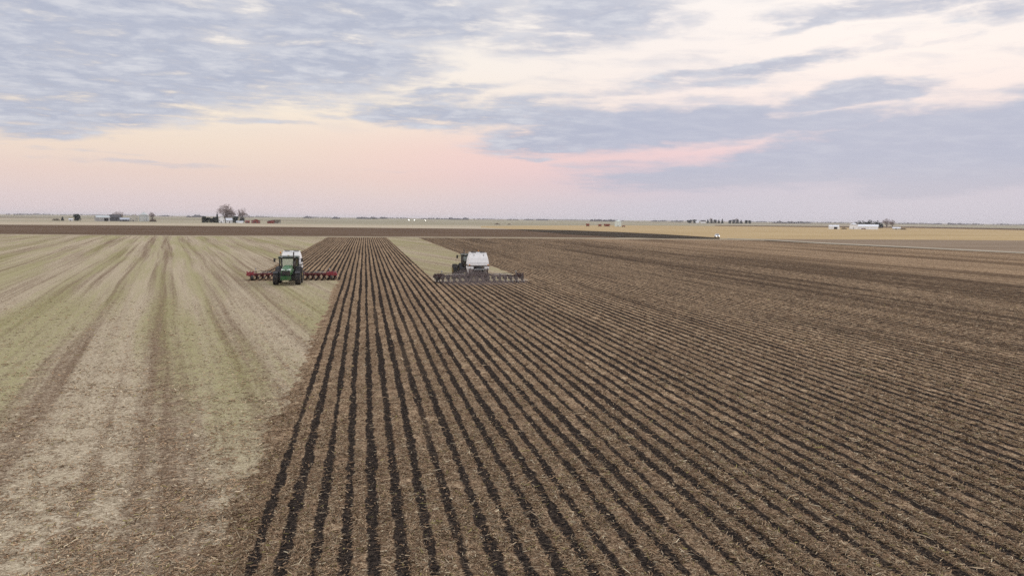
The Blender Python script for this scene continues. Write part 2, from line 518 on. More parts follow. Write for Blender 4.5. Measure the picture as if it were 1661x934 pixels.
xs = np.array(seg(-230, -60, 5) + seg(-60, -17, 0.8) + seg(-17, -5.6, 0.16) + seg(-5.6, 55, 0.0635) + seg(55, 105, 0.0952) + seg(105, 330, 1.5) + [330.0])
Y0 = 9.0
NT_ = 640
tt = np.linspace(0, 1, NT_)
yend = np.interp(xs, EX, EY)
GX = np.repeat(xs[None, :], NT_, 0)
GY = Y0 * (yend[None, :] / Y0) ** tt[:, None]
till, soil, GZ = field_masks(GX, GY)
ncol = len(xs)
idx = np.arange(NT_ * ncol).reshape(NT_, ncol)
fmask = (GX[:-1, :-1] < 1.16 * GY[1:, 1:] + 8) & (GX[1:, 1:] > -0.52 * GY[1:, 1:] - 8)
q = np.stack([idx[:-1, :-1], idx[:-1, 1:], idx[1:, 1:], idx[1:, :-1]], -1)[fmask]
used, inv = np.unique(q.ravel(), return_inverse=True)
verts = np.stack([GX.ravel(), GY.ravel(), GZ.ravel()], -1)[used]
q = inv.reshape(-1, 4)


def np_mesh(name, verts, loops, nper, attrs=None, smooth=True):
    me = bpy.data.meshes.new(name)
    me.vertices.add(len(verts))
    me.vertices.foreach_set('co', verts.astype(np.float32).ravel())
    me.loops.add(loops.size)
    me.loops.foreach_set('vertex_index', loops.astype(np.int32).ravel())
    nf = loops.size // nper
    me.polygons.add(nf)
    me.polygons.foreach_set('loop_start', np.arange(nf, dtype=np.int32) * nper)
    me.polygons.foreach_set('use_smooth', np.full(nf, smooth))
    me.update(calc_edges=True)
    for k_, a in (attrs or {}).items():
        if a.ndim == 1:
            at = me.attributes.new(k_, 'FLOAT', 'POINT')
            at.data.foreach_set('value', a.astype(np.float32))
        else:
            at = me.attributes.new(k_, 'FLOAT_COLOR', 'POINT')
            at.data.foreach_set('color', a.astype(np.float32).ravel())
    return me


def field_material():
    m_ = bpy.data.materials.new('field_ground')
    m_.use_nodes = True
    t = m_.node_tree
    t.nodes.clear()
    k = NT(t)
    pos = k.n('ShaderNodeNewGeometry').outputs['Position']
    x, y, z = k.sep(pos)
    a_t = k.n('ShaderNodeAttribute', attribute_name='till').outputs['Fac']
    a_s = k.n('ShaderNodeAttribute', attribute_name='soil').outputs['Fac']
    flat = k.comb(x, y, 0)
    fl1 = k.noise(k.mapping(flat, rot=(0, 0, 0.12), scale=(0.7, 1.5, 1)), 13.0, 3.0, 0.65, 0.6)
    fl2 = k.noise(k.mapping(flat, scale=(0.75, 1.2, 1)), 5.5, 4.0, 0.7, 0.4)
    fl3 = k.noise(k.mapping(flat, rot=(0, 0, -0.9), scale=(1.6, 1, 1)), 22.0, 2.0, 0.6, 0.8)
    med = k.noise(flat, 1.3, 4.0, 0.6)
    lowf = k.noise(k.mapping(flat, scale=(0.09, 0.035, 1)), 1.0, 4.0, 0.6)
    fleck = k.m('ADD', k.m('MULTIPLY', fl1, 0.4), k.m('ADD', k.m('MULTIPLY', fl2, 0.3), k.m('MULTIPLY', fl3, 0.3)))
    fleck = k.m('ADD', k.m('MULTIPLY', k.m('SUBTRACT', fleck, 0.49), 1.65), 0.485)
    # --- worked ground: residue between strips
    res = k.ramp(k.m('ADD', fleck, k.m('MULTIPLY', k.m('SUBTRACT', med, 0.5), 0.40)),
                 [(0.35, (0.046, 0.028, 0.017, 1)), (0.44, (0.155, 0.100, 0.062, 1)), (0.53, (0.30, 0.202, 0.125, 1)), (0.64, (0.58, 0.44, 0.28, 1))])
    res = k.mix(k.mr(lowf, 0.35, 0.68, 0.0, 0.45), res, k.mix(0.55, res, (0.115, 0.080, 0.055, 1)))
    # passes of the toolbar lie more or less covered with residue: long streaks with the rows
    stk = k.m('ADD', k.m('MULTIPLY', k.noise(k.comb(k.m('MULTIPLY', x, 0.55), k.m('MULTIPLY', y, 0.008), 2.0), 1.0, 4.0, 0.7), 0.6),
              k.m('MULTIPLY', k.noise(k.comb(k.m('MULTIPLY', x, 0.085), k.m('MULTIPLY', y, 0.004), 5.0), 1.0, 2.0, 0.5), 0.4))
    sfx = k.mr(x, 14.0, 45.0, 0.35, 1.0)
    res = k.mix(k.m('MULTIPLY', k.mr(stk, 0.53, 0.42), k.m('MULTIPLY', sfx, 0.85)), res, k.mix(0.8, res, (0.062, 0.040, 0.027, 1)))
    res = k.mix(k.m('MULTIPLY', k.mr(stk, 0.55, 0.66), k.m('MULTIPLY', sfx, 0.3)), res, (0.26, 0.185, 0.12, 1))
    soilc = k.ramp(fleck, [(0.36, (0.008, 0.007, 0.007, 1)), (0.50, (0.022, 0.018, 0.016, 1)), (0.62, (0.075, 0.056, 0.042, 1))])
    sm_ = k.mr(k.m('ADD', a_s, k.m('MULTIPLY', k.m('SUBTRACT', fl2, 0.5), 0.5)), 0.22, 0.78)
    sm_ = k.m('MULTIPLY', sm_, k.m('ADD', 0.55, k.m('MULTIPLY', a_s, 0.5)), clamp=True)
    worked = k.mix(sm_, res, soilc)
    # --- stubble: pale chaff bands laid along the combine's passes, brown and greenish between
    ca, sa = math.cos(R(13.5)), math.sin(R(13.5))
    wob = k.m('MULTIPLY', k.m('SUBTRACT', k.noise(k.mapping(flat, scale=(0.02, 0.009, 1)), 1.0, 2.0), 0.5), 2.4)
    p = k.m('ADD', k.m('ADD', k.m('MULTIPLY', x, ca), k.m('MULTIPLY', y, sa)), wob)
    along = k.m('SUBTRACT', k.m('MULTIPLY', y, ca), k.m('MULTIPLY', x, sa))
    band = k.noise(k.comb(k.m('MULTIPLY', p, 0.24), k.m('MULTIPLY', along, 0.006), 0), 1.0, 4.0, 0.65)
    band2 = k.noise(k.comb(k.m('MULTIPLY', p, 1.3), k.m('MULTIPLY', along, 0.012), 4.0), 1.0, 3.0, 0.6)
    # old planter rows
    mats = k.noise(k.mapping(flat, rot=(0, 0, 0.1), scale=(0.9, 3.2, 1)), 1.0, 4.0, 0.65, 0.4)
    rowsn = k.m('SINE', k.m('MULTIPLY', k.m('ADD', x, k.m('MULTIPLY', wob, 0.02)), 2 * math.pi / ROW))
    pale_f = k.m('ADD', k.m('MULTIPLY', band, 0.58), k.m('ADD', k.m('MULTIPLY', band2, 0.69), k.m('MULTIPLY', k.m('SUBTRACT', fleck, 0.5), 0.35)))
    pale_f = k.m('ADD', pale_f, k.m('ADD', k.m('MULTIPLY', k.m('SUBTRACT', med, 0.5), 0.34), k.m('ADD', k.m('MULTIPLY', rowsn, 0.012), k.m('MULTIPLY', k.m('SUBTRACT', mats, 0.5), 0.28))))
    # the brown wheel lane between two pale chaff rows beside the worked strip
    def bump_at(c0, w0, amt):
        dd = k.m('ABSOLUTE', k.m('SUBTRACT', p, c0))
        return k.mr(dd, w0, 0.0, 0.0, amt)
    for c0, w0, amt in ((-1.1, 1.9, -0.10), (-3.4, 1.3, 0.12), (1.4, 2.2, 0.11), (-5.6, 1.2, -0.09), (-7.8, 0.7, 0.12), (-14.0, 1.6, 0.10), (-17.8, 1.6, -0.07), (-11.0, 1.0, -0.05), (-9.7, 0.5, 0.08), (-21.5, 0.8, 0.1), (-27.0, 1.6, 0.1), (-31.0, 1.8, -0.1)):
        pale_f = k.m('ADD', pale_f, bump_at(c0, w0, amt))
    # paired wheel tracks pressed into the stubble
    trk = k.m('ABSOLUTE', k.m('SUBTRACT', k.m('ABSOLUTE', k.m('SUBTRACT', k.m('FLOORED_MODULO', k.m('ADD', p, 3.0), 9.1), 4.55)), 1.45))
    pale_f = k.m('SUBTRACT', pale_f, k.m('MULTIPLY', k.mr(trk, 0.32, 0.12), 0.06))
    pale_w = k.mr(pale_f, 0.42, 0.76)
    paleC = k.ramp(fleck, [(0.32, (0.12, 0.090, 0.058, 1)), (0.44, (0.30, 0.240, 0.162, 1)), (0.54, (0.44, 0.366, 0.258, 1)), (0.66, (0.64, 0.555, 0.41, 1))])
    brownC = k.ramp(fleck, [(0.32, (0.056, 0.037, 0.025, 1)), (0.45, (0.150, 0.105, 0.070, 1)), (0.55, (0.235, 0.17, 0.115, 1)), (0.67, (0.45, 0.36, 0.25, 1))])
    stub = k.mix(pale_w, brownC, paleC)
    grn = k.noise(k.comb(k.m('MULTIPLY', p, 0.22), k.m('MULTIPLY', along, 0.010), 9.0), 1.0, 4.0, 0.65)
    gf = k.m('MULTIPLY', k.mr(k.m('ADD', k.m('MULTIPLY', grn, 0.6), k.m('ADD', k.m('MULTIPLY', med, 0.2), k.m('MULTIPLY', band2, 0.2))), 0.44, 0.60), k.mr(fl2, 0.30, 0.62))
    gf = k.m('MULTIPLY', gf, k.mr(y, 20.0, 42.0, 0.08, 0.76))
    stub = k.mix(gf, stub, k.mix(fleck, (0.12, 0.118, 0.036, 1), (0.40, 0.385, 0.165, 1)))
    tl = k.mr(k.m('ADD', a_t, k.m('MULTIPLY', k.m('SUBTRACT', fl2, 0.5), 0.9)), 0.3, 0.7)
    c = k.mix(tl, stub, worked)
    b = k.n('ShaderNodeBsdfPrincipled')
    k.put(b.inputs['Base Color'], c)
    b.inputs['Roughness'].default_value = 0.95
    b.inputs['Specular IOR Level'].default_value = 0.0
    bm_ = k.n('ShaderNodeBump')
    bm_.inputs['Strength'].default_value = 0.7
    bm_.inputs['Distance'].default_value = 0.05
    k.put(bm_.inputs['Height'], k.m('ADD', k.m('MULTIPLY', fl2, 1.2), k.m('MULTIPLY', fl1, 0.6)))
    k.l.new(bm_.outputs[0], b.inputs['Normal'])
    o = k.n('ShaderNodeOutputMaterial')
    k.l.new(b.outputs[0], o.inputs[0])
    return m_


M['field'] = field_material()
fme = np_mesh('field', verts, q, 4, {'till': till.ravel()[used], 'soil': soil.ravel()[used]})
fme.materials.append(M['field'])
field = bpy.data.objects.new('field', fme)
col.objects.link(field)
tag(field, kind='structure')


# ------------------------------------------------------------------ ground sheets out to the horizon
def land_mat(name, stops, scale=(0.05, 0.05), fine=0.8, streak=None):
    m_ = bpy.data.materials.new(name)
    m_.use_nodes = True
    t = m_.node_tree
    t.nodes.clear()
    k = NT(t)
    pos = k.n('ShaderNodeNewGeometry').outputs['Position']
    n1 = k.noise(k.mapping(pos, scale=(scale[0], scale[1], 1)), 1.0, 5.0, 0.6)
    n2 = k.noise(pos, fine, 4.0, 0.7)
    c = k.ramp(k.m('ADD', k.m('MULTIPLY', n1, 0.6), k.m('MULTIPLY', n2, 0.4)), stops)
    b = k.n('ShaderNodeBsdfPrincipled')
    k.put(b.inputs['Base Color'], c)
    b.inputs['Roughness'].default_value = 0.95
    b.inputs['Specular IOR Level'].default_value = 0.0
    o = k.n('ShaderNodeOutputMaterial')
    k.l.new(b.outputs[0], o.inputs[0])
    return m_


def far_ground_mat():
    m_ = bpy.data.materials.new('far_fields')
    m_.use_nodes = True
    t = m_.node_tree
    t.nodes.clear()
    k = NT(t)
    pos = k.n('ShaderNodeNewGeometry').outputs['Position']
    vo = k.n('ShaderNodeTexVoronoi', distance='CHEBYCHEV')
    k.put(vo.inputs['Vector'], k.mapping(pos, rot=(0, 0, R(4)), scale=(1 / 900, 1 / 620, 1)))
    vo.inputs['Scale'].default_value = 1.0
    vo.inputs['Randomness'].default_value = 0.8
    cellv = k.sep(vo.outputs['Color'])[0]
    n2 = k.noise(pos, 0.03, 5.0, 0.65)
    c = k.ramp(k.m('ADD', k.m('MULTIPLY', cellv, 0.75), k.m('MULTIPLY', n2, 0.25)),
               [(0.15, (0.20, 0.16, 0.12, 1)), (0.35, (0.30, 0.26, 0.19, 1)), (0.55, (0.26, 0.25, 0.165, 1)), (0.8, (0.37, 0.315, 0.23, 1))])
    b = k.n('ShaderNodeBsdfPrincipled')
    k.put(b.inputs['Base Color'], c)
    b.inputs['Roughness'].default_value = 0.95
    b.inputs['Specular IOR Level'].default_value = 0.0
    o = k.n('ShaderNodeOutputMaterial')
    k.l.new(b.outputs[0], o.inputs[0])
    return m_


G = 12000.0
gb = MB()
gb.add([(-G, -G, -0.25), (G, -G, -0.25), (G, G, -0.25), (-G, G, -0.25)], [(0, 1, 2, 3)])
tag(gb.build('ground', far_ground_mat()), kind='structure')


def sheet(name, top, bottom, z, material):
    """a field between a far and a near edge, both given as lists of photo positions turned into ground points"""
    n = 80
    def samp(line):
        xs_ = np.array([p[0] for p in line]); ys_ = np.array([p[1] for p in line])
        return xs_, ys_
    tx, ty = samp(top); bx, by = samp(bottom)
    x0, x1 = max(tx[0], bx[0]), min(tx[-1], bx[-1])
    px = np.linspace(x0, x1, n)
    a = [ground_at(p, np.interp(p, tx, ty), z) for p in px]
    b = [ground_at(p, np.interp(p, bx, by), z) for p in px]
    mb = MB()
    mb.add(b + a, [(i, i + 1, n + i + 1, n + i) for i in range(n - 1)])
    return tag(mb.build(name, material), kind='structure')


M['pale_land'] = land_mat('pale_stubble_land', [(0.3, (0.33, 0.27, 0.19, 1)), (0.7, (0.50, 0.43, 0.32, 1))], (0.01, 0.03), 0.5)
M['brown_land'] = land_mat('brown_worked_land', [(0.3, (0.075, 0.048, 0.032, 1)), (0.5, (0.125, 0.085, 0.058, 1)), (0.7, (0.20, 0.145, 0.10, 1))], (0.012, 0.06), 0.22)
M['dark_land'] = land_mat('dark_worked_land', [(0.3, (0.034, 0.028, 0.022, 1)), (0.7, (0.085, 0.068, 0.050, 1))], (0.012, 0.06), 0.6)
M['gold_land'] = land_mat('golden_stubble_land', [(0.3, (0.31, 0.22, 0.115, 1)), (0.7, (0.50, 0.38, 0.215, 1))], (0.008, 0.03), 0.3)
M['greybrown_land'] = land_mat('grey_brown_land', [(0.3, (0.17, 0.125, 0.088, 1)), (0.7, (0.30, 0.23, 0.165, 1))], (0.01, 0.04), 0.5)
M['margin'] = land_mat('dry_grass_margin', [(0.35, (0.17, 0.13, 0.09, 1)), (0.65, (0.44, 0.37, 0.26, 1))], (0.03, 0.15), 0.35)
M['gravel'] = land_mat('pale_gravel', [(0.3, (0.26, 0.22, 0.165, 1)), (0.7, (0.44, 0.385, 0.30, 1))], (0.02, 0.02), 0.4)

sheet('stubble_land', [(-300, 357), (0, 359.6), (280, 361.8), (560, 364.8), (840, 367), (1000, 368)],
      [(-300, 361), (0, 364.6), (280, 366.3), (560, 369.3), (840, 372.2), (1000, 376)], -0.19, M['pale_land'])
sheet('golden_field', [(780, 366.8), (840, 366.2), (1000, 365.5), (1180, 366.8), (1360, 368.6), (1480, 369.5), (1661, 373), (1950, 378)],
      [(780, 369), (840, 372.2), (1000, 377.5), (1165, 387.5), (1340, 389), (1500, 389.8), (1661, 391), (1950, 394)], -0.17, M['gold_land'])
sheet('dark_far_field', [(1160, 365.2), (1360, 366.9), (1480, 367.6), (1661, 370.9), (1950, 376)],
      [(1160, 366.4), (1360, 368.9), (1480, 369.8), (1661, 373.4), (1950, 379)], -0.13, M['brown_land'])
sheet('grey_brown_field', [(1165, 387.2), (1340, 388.2), (1500, 389), (1661, 390.2), (1950, 392.5)],
      [(1165, 389), (1240, 389), (1340, 394.5), (1500, 402), (1661, 410), (1950, 424)], -0.12, M['greybrown_land'])
sheet('field_margin', [(-300, 376.3), (0, 379.2), (280, 381.2), (560, 383.0), (840, 384.4), (1000, 385.3), (1165, 386.2), (1240, 388)],
      [(-300, 379.5), (0, 381.8), (280, 384), (560, 386.2), (840, 388), (1000, 390), (1165, 391), (1240, 391.5)], -0.09, M['margin'])
sheet('brown_band', [(-300, 361), (0, 364.4), (280, 366.1), (560, 369.1), (840, 371.9), (920, 373.3), (1000, 376.2)],
      [(-300, 376.7), (0, 379.5), (280, 381.5), (560, 383.3), (840, 384.6), (920, 385.2), (1000, 385.7)], -0.06, M['brown_land'])
sheet('dark_band', [(835, 371.7), (860, 372.2), (920, 373.3), (1000, 376.2), (1080, 380.2), (1167, 385.6)],
      [(835, 372.0), (860, 374.8), (920, 380), (1000, 384.6), (1080, 386.8), (1167, 387.6)], -0.03, M['dark_land'])
sheet('gravel_track', [(1180, 386.4), (1240, 388.0), (1340, 393.6), (1500, 401.2), (1661, 408.9), (1950, 422.8)],
      [(1180, 387.3), (1240, 389.4), (1340, 395.3), (1500, 403.0), (1661, 410.9), (1950, 425)], -0.02, M['gravel'])


# ------------------------------------------------------------------ loose residue on the near ground
def residue():
    rng = np.random.default_rng(3)
    N = 1000000
    # roughly even in the view: density falls with distance
    lat = rng.uniform(-0.50, 1.10, N)
    inv_ = rng.uniform(1 / 85.0, 1 / 15.0, N)
    Y = 1 / inv_
    X = lat * Y
    till_, soil_, Z = field_masks(X, Y)
    patch = vnoise(X * .9, Y * .9, 40) * .6 + vnoise(X * 3, Y * 3, 41) * .4
    keep = rng.uniform(0, 1, N) < np.where(till_ > .5, np.clip(1.0 - soil_ * 1.25, 0.05, 1) * np.clip(1.9 * patch - .28, 0.08, 1.3), 0.36 * np.clip(2.2 * patch - .5, 0.05, 1.2))
    X, Y, Z, till_ = X[keep], Y[keep], Z[keep], till_[keep]
    n = len(X)
    ln = rng.gamma(2.2, 0.058, n).clip(0.03, 0.4) * np.where(rng.uniform(0, 1, n) < .12, 1.25, .72)
    ln *= 1 + 0.006 * Y
    wd = rng.uniform(0.008, 0.027, n) * (1 + 0.012 * Y)
    th = rng.uniform(0, 2 * math.pi, n)
    bend = rng.normal(0, 0.5, n)
    tiltz = rng.normal(0, 0.22, n)
    base = np.stack([X, Y, Z + 0.015 + rng.uniform(0, 0.03, n)], -1)
    d1 = np.stack([np.cos(th), np.sin(th), tiltz], -1)
    d2 = np.stack([np.cos(th + bend), np.sin(th + bend), -tiltz * 0.5 + rng.normal(0, .15, n)], -1)
    s1 = np.stack([-np.sin(th), np.cos(th), rng.normal(0, .5, n)], -1)
    h = (ln / 2)[:, None]
    w_ = (wd / 2)[:, None]
    p0 = base - d1 * h; p1 = base; p2 = base + d2 * h
    V = np.stack([p0 - s1 * w_ * .7, p0 + s1 * w_ * .7, p1 - s1 * w_, p1 + s1 * w_, p2 - s1 * w_ * .4, p2 + s1 * w_ * .4], 1).reshape(-1, 3)
    b6 = (np.arange(n) * 6)[:, None]
    F = np.concatenate([b6 + np.array([[0, 2, 3, 1]]), b6 + np.array([[2, 4, 5, 3]])], 1).reshape(-1, 4)
    pal = np.array([(0.38, 0.262, 0.158), (0.275, 0.178, 0.108), (0.47, 0.355, 0.228), (0.165, 0.105, 0.064), (0.30, 0.23, 0.155), (0.28, 0.235, 0.09), (0.58, 0.485, 0.33)])
    pi = rng.choice(len(pal), n, p=[.22, .24, .14, .22, .11, .035, .035])
    c = pal[pi] * rng.uniform(0.45, 1.15, (n, 1)) * np.where(till_ > .5, 0.92, 1.2)[:, None]
    C = np.concatenate([np.repeat(c, 6, 0), np.ones((n * 6, 1))], 1)
    me = np_mesh('crop_residue', V, F, 4, {'tone': C}, smooth=False)
    m_ = bpy.data.materials.new('dry_stalk')
    m_.use_nodes = True
    k = NT(m_.node_tree)
    b = m_.node_tree.nodes['Principled BSDF']
    k.put(b.inputs['Base Color'], k.n('ShaderNodeAttribute', attribute_name='tone').outputs['Color'])
    b.inputs['Roughness'].default_value = 0.8
    b.inputs['Specular IOR Level'].default_value = 0.03
    me.materials.append(m_)
    o = bpy.data.objects.new('crop_residue', me)
    col.objects.link(o)
    tag(o, 'loose chopped corn stalks strewn over the field', 'crop residue', kind='stuff')


residue()


# ------------------------------------------------------------------ tractors
def tyre_mb(r, w, cx, cy, lugs=22):
    mb = MB()
    h = w / 2
    prof = [(-h * .78, r * .58), (-h, r * .72), (-h, r * .88), (-h * .86, r * .955), (-h * .4, r * .97), (h * .4, r * .97), (h * .86, r * .955), (h, r * .88), (h, r * .72), (h * .78, r * .58)]
    mb.lathe_x(prof, 40, cx, cy, r)
    for i in range(lugs):
        for s in (-1, 1):
            a = 2 * math.pi * (i + (0.5 if s > 0 else 0)) / lugs
            Mx = Matrix.Translation((cx, cy, r)) @ Matrix.Rotation(a, 4, 'X')
            # chevron bar from the shoulder to the centre line
            mb.hexa([(s * h * 1.0, -.05, r * .93), (s * .02, .10, r * .955), (s * .02, .17, r * .955), (s * h * 1.0, .04, r * .93),
                     (s * h * .98, -.045, r * .985), (s * .02, .105, r * 1.0), (s * .02, .165, r * 1.0), (s * h * .98, .035, r * .985)], Mx)
    return mb


def wheel(parent, r, w, cx, cy, outer):
    t = tyre_mb(r, w, cx, cy).build('wheel', M['rubber'], parent)
    rim = MB()
    s = 1 if outer > 0 else -1
    h = w / 2
    rim.lathe_x([(s * h * .80, r * .59), (s * h * .72, r * .55), (s * h * .15, r * .45), (s * h * .1, r * .2), (s * h * .45, r * .17), (s * h * .5, r * .08)], 28, cx, cy, r)
    rim.build('rim', M['yellow'], t)
    return t


def build_tractor(name, label, loc, rz, duals):
    root = empty(name, loc, rz)
    tag(root, label, 'tractor', 'tractors pulling strip till toolbars')
    RW, FW = 1.03, 0.80
    ring = lambda pts, y: [(x, y, z) for x, z in pts]
    # hood: rounded section lofted from the cab to the nose
    def hsec(w, zb, zt):
        return [(-w, zb), (w, zb), (w * 1.02, (zb + zt) / 2), (w * .93, zt - .12), (w * .66, zt), (-w * .66, zt), (-w * .93, zt - .12), (-w * 1.02, (zb + zt) / 2)]
    hb = MB()
    hb.loft([ring(hsec(.60, 1.45, 2.42), .98), ring(hsec(.62, 1.35, 2.38), 2.2), ring(hsec(.64, 1.3, 2.25), 3.5), ring(hsec(.62, 1.3, 2.12), 4.1), ring(hsec(.55, 1.4, 1.98), 4.38)], True, True)
    hood = hb.build('hood', M['green'], root, 0.02)
    g = MB()
    g.loft([ring([(-.5, 1.32), (.5, 1.32), (.54, 1.75), (.5, 1.9), (-.5, 1.9), (-.54, 1.75)], 4.385), ring([(-.46, 1.36), (.46, 1.36), (.5, 1.75), (.46, 1.86), (-.46, 1.86), (-.5, 1.75)], 4.46)])
    for i in range(6): g.box(-.42, .42, 4.462, 4.475, 1.40 + i * .075, 1.43 + i * .075)
    g.build('grille', M['black'], root)
    for s in (-1, 1):
        l = MB()
        l.hexa([(s * .10, 4.40, 1.92), (s * .54, 4.30, 1.98), (s * .56, 4.22, 1.98), (s * .12, 4.32, 1.92), (s * .14, 4.34, 2.03), (s * .56, 4.24, 2.11), (s * .57, 4.16, 2.11), (s * .15, 4.25, 2.03)] if s > 0 else
               [(s * .54, 4.30, 1.98), (s * .10, 4.40, 1.92), (s * .12, 4.32, 1.92), (s * .56, 4.22, 1.98), (s * .56, 4.24, 2.11), (s * .14, 4.34, 2.03), (s * .15, 4.25, 2.03), (s * .57, 4.16, 2.11)])
        l.build('headlight', M['lens'], root)
    ch = MB()
    ch.box(-.36, .36, -1.0, 4.25, .78, 1.30)
    ch.box(-.28, .28, -1.3, -1.0, .55, 1.0)
    ch.tube((-1.05, 3.05, .8), (1.05, 3.05, .8), .17)
    ch.tube((-1.0 if not duals else -1.9, 0, RW), (1.0 if not duals else 1.9, 0, RW), .16)
    ch.box(-.62, .62, -.7, .8, .85, 1.5)
    ch.box(-1.04, 1.04, 2.72, 3.3, .55, 1.12); ch.box(-.95, .95, .9, 1.4, .9, 1.5)
    ch.build('chassis', M['black'], root, 0.02)
    fw = MB()
    fw.box(-.62, .62, 4.26, 4.62, .80, 1.18)
    for i in range(-6, 7): fw.box(i * .095 - .036, i * .095 + .036, 4.60, 4.86, .74, 1.24)
    fw.build('front_weight', M['green'], root, 0.015)
    tw = MB()
    tw.box(-.34, .34, 4.30, 4.8, .50, .62)
    tw.hexa([(-.34, 4.62, .62), (.34, 4.62, .62), (.34, 4.8, .62), (-.34, 4.8, .62), (-.45, 4.6, .73), (.45, 4.6, .73), (.45, 4.78, .73), (-.45, 4.78, .73)])
    tw.build('tow_hitch', M['pale_iron'], root, 0.01)
    # cab
    fr = MB()
    B = {}
    for s in (-1, 1):
        B[('fb', s)] = Vector((s * .80, .98, 1.55)); B[('ft', s)] = Vector((s * .86, .86, 3.28))
        B[('mb', s)] = Vector((s * 1.16, .10, 1.5)); B[('mt', s)] = Vector((s * 1.22, .10, 3.28))
        B[('rb', s)] = Vector((s * 1.10, -.95, 1.7)); B[('rt', s)] = Vector((s * 1.16, -.95, 3.28))
        for k_, r_ in (('f', .09), ('m', .09), ('r', .09)):
            fr.tube(B[(k_ + 'b', s)], B[(k_ + 't', s)], r_, n=6)
        fr.tube(B[('ft', s)], B[('mt', s)], .055, n=6); fr.tube(B[('mt', s)], B[('rt', s)], .055, n=6)
        fr.tube(B[('fb', s)], B[('mb', s)], .06, n=6); fr.tube(B[('mb', s)], B[('rb', s)], .06, n=6)
    for k_ in ('fb', 'ft', 'rb', 'rt'):
        fr.tube(B[(k_, -1)], B[(k_, 1)], .06, n=6)
    fr.box(-1.05, 1.05, -.9, .9, 1.36, 1.58)
    fr.build('cab_frame', M['black'], root)
    def pane(name, pts, m_, off):
        pts = [Vector(p) for p in pts]
        nrm = (pts[1] - pts[0]).cross(pts[2] - pts[0]).normalized() * off
        mb = MB()
        mb.hexa([p for p in pts] + [p + nrm for p in pts])
        mb.build(name, m_, root)
    pane('windshield', [B[('fb', -1)], B[('fb', 1)], B[('ft', 1)], B[('ft', -1)]], M['glass'], .02)
    pane('rear_window', [B[('rb', -1)], B[('rb', 1)], B[('rt', 1)], B[('rt', -1)]], M['glass_dark'], .02)
    for s in (-1, 1):
        pane('side_window', [B[('mb', s)], B[('fb', s)], B[('ft', s)], B[('mt', s)]], M['glass_dark'], .02)
        pane('side_window', [B[('rb', s)], B[('mb', s)], B[('mt', s)], B[('rt', s)]], M['glass_dark'], .02)
    rf = MB()
    rr = lambda w, y0, y1, z: [(-w, y0, z), (w, y0, z), (w, y1, z), (-w, y1, z)]
    rf.loft([rr(1.22, -1.05, 1.0, 3.31), rr(1.32, -1.14, 1.12, 3.38), rr(1.30, -1.1, 1.06, 3.48), rr(1.1, -.9, .8, 3.56)])
    roof = rf.build('cab_roof', M['green_dark'], root, 0.03)
    for s in (-1, 1):
        for y_ in (1.13, -1.15):
            wl = MB(); d_ = .04 if y_ > 0 else -.04
            wl.box(s * .80 - .13, s * .80 + .13, min(y_, y_ + d_), max(y_, y_ + d_), 3.40, 3.50)
            wl.build('work_light', M['grey'], roof)
    st = MB()
    st.box(-.28, .28, -.55, -.05, 1.58, 2.05); st.box(-.28, .28, -.68, -.52, 2.0, 2.75)
    st.build('seat', M['black'], root, 0.04)
    sw = MB(); sw.tube((0, .5, 1.6), (0, .35, 2.2), .05, n=6); sw.tube((-.2, .33, 2.24), (.2, .33, 2.24), .03, n=6)
    sw.box(-.5, .5, .62, .80, 1.6, 2.08)
    sw.build('dashboard', M['black'], root)
    # wheels
    for s in (-1, 1):
        wheel(root, RW, .74, s * 1.36, 0, s)
        wheel(root, FW, .64, s * 1.38, 3.05, s)
        if duals:
            wheel(root, RW, .70, s * 2.22, 0, s)
        fd = MB()
        n = 9
        ar = [(math.cos(R(15 + 150 * i / (n - 1))) * 1.14, RW + math.sin(R(15 + 150 * i / (n - 1))) * 1.14) for i in range(n)]
        x0, x1 = sorted((s * .86, s * 1.55))
        rings = [[(x0, y, z), (x1, y, z), (x1, y, z + .05), (x0, y, z + .05)] for y, z in ar]
        fd.loft(rings)
        fd.build('fender', M['black'], root)
        ff = MB()
        ar2 = [(3.05 + math.cos(R(50 + 110 * i / 6)) * .9, FW + math.sin(R(50 + 110 * i / 6)) * .9) for i in range(7)]
        x0, x1 = sorted((s * 1.06, s * 1.66))
        ff.loft([[(x0, y, z), (x1, y, z), (x1, y, z + .04), (x0, y, z + .04)] for y, z in ar2])
        ff.build('front_fender', M['black'], root)
        mi = MB()
        mi.tube((s * 1.2, .82, 3.2), (s * 1.66, 1.0, 3.22), .025, n=6)
        arm = mi.build('mirror_arm', M['black'], root)
        mh = MB(); mh.box(s * 1.74 - .13, s * 1.74 + .13, .96, 1.06, 2.82, 3.32)
        mh.build('mirror', M['black'], arm, 0.02)
    sp = MB()
    for i in range(4): sp.box(-1.32 - .02 * i, -.98, .35, .85, .55 + i * .26, .60 + i * .26)
    sp.box(-1.34, -1.30, .36, .40, .5, 1.5); sp.box(-1.34, -1.30, .80, .84, .5, 1.5)
    sp.build('step', M['black'], root)
    ft = MB(); ft.box(.62, 1.05, .45, 1.9, .75, 1.42)
    ft.build('fuel_tank', M['black'], root, 0.06)
    ex = MB()
    ex.tube((-.70, 1.12, 1.9), (-.70, 1.12, 2.9), .13, n=12); ex.tube((-.70, 1.12, 2.9), (-.70, 1.12, 3.95), .085, n=12); ex.tube((-.70, 1.12, 3.95), (-.70, 1.02, 4.15), .085, .08, n=12)
    ex.build('exhaust', M['darksteel'], root)
    bc = MB(); bc.tube((1.16, -.8, 3.42), (1.16, -.8, 3.86), .022, n=6); bc.tube((1.0, -.8, 3.5), (1.18, -.8, 3.5), .03, n=6)
    bs = bc.build('beacon_stalk', M['black'], root)
    bl = MB(); bl.tube((1.16, -.8, 3.86), (1.16, -.8, 4.12), .08, .06, n=10)
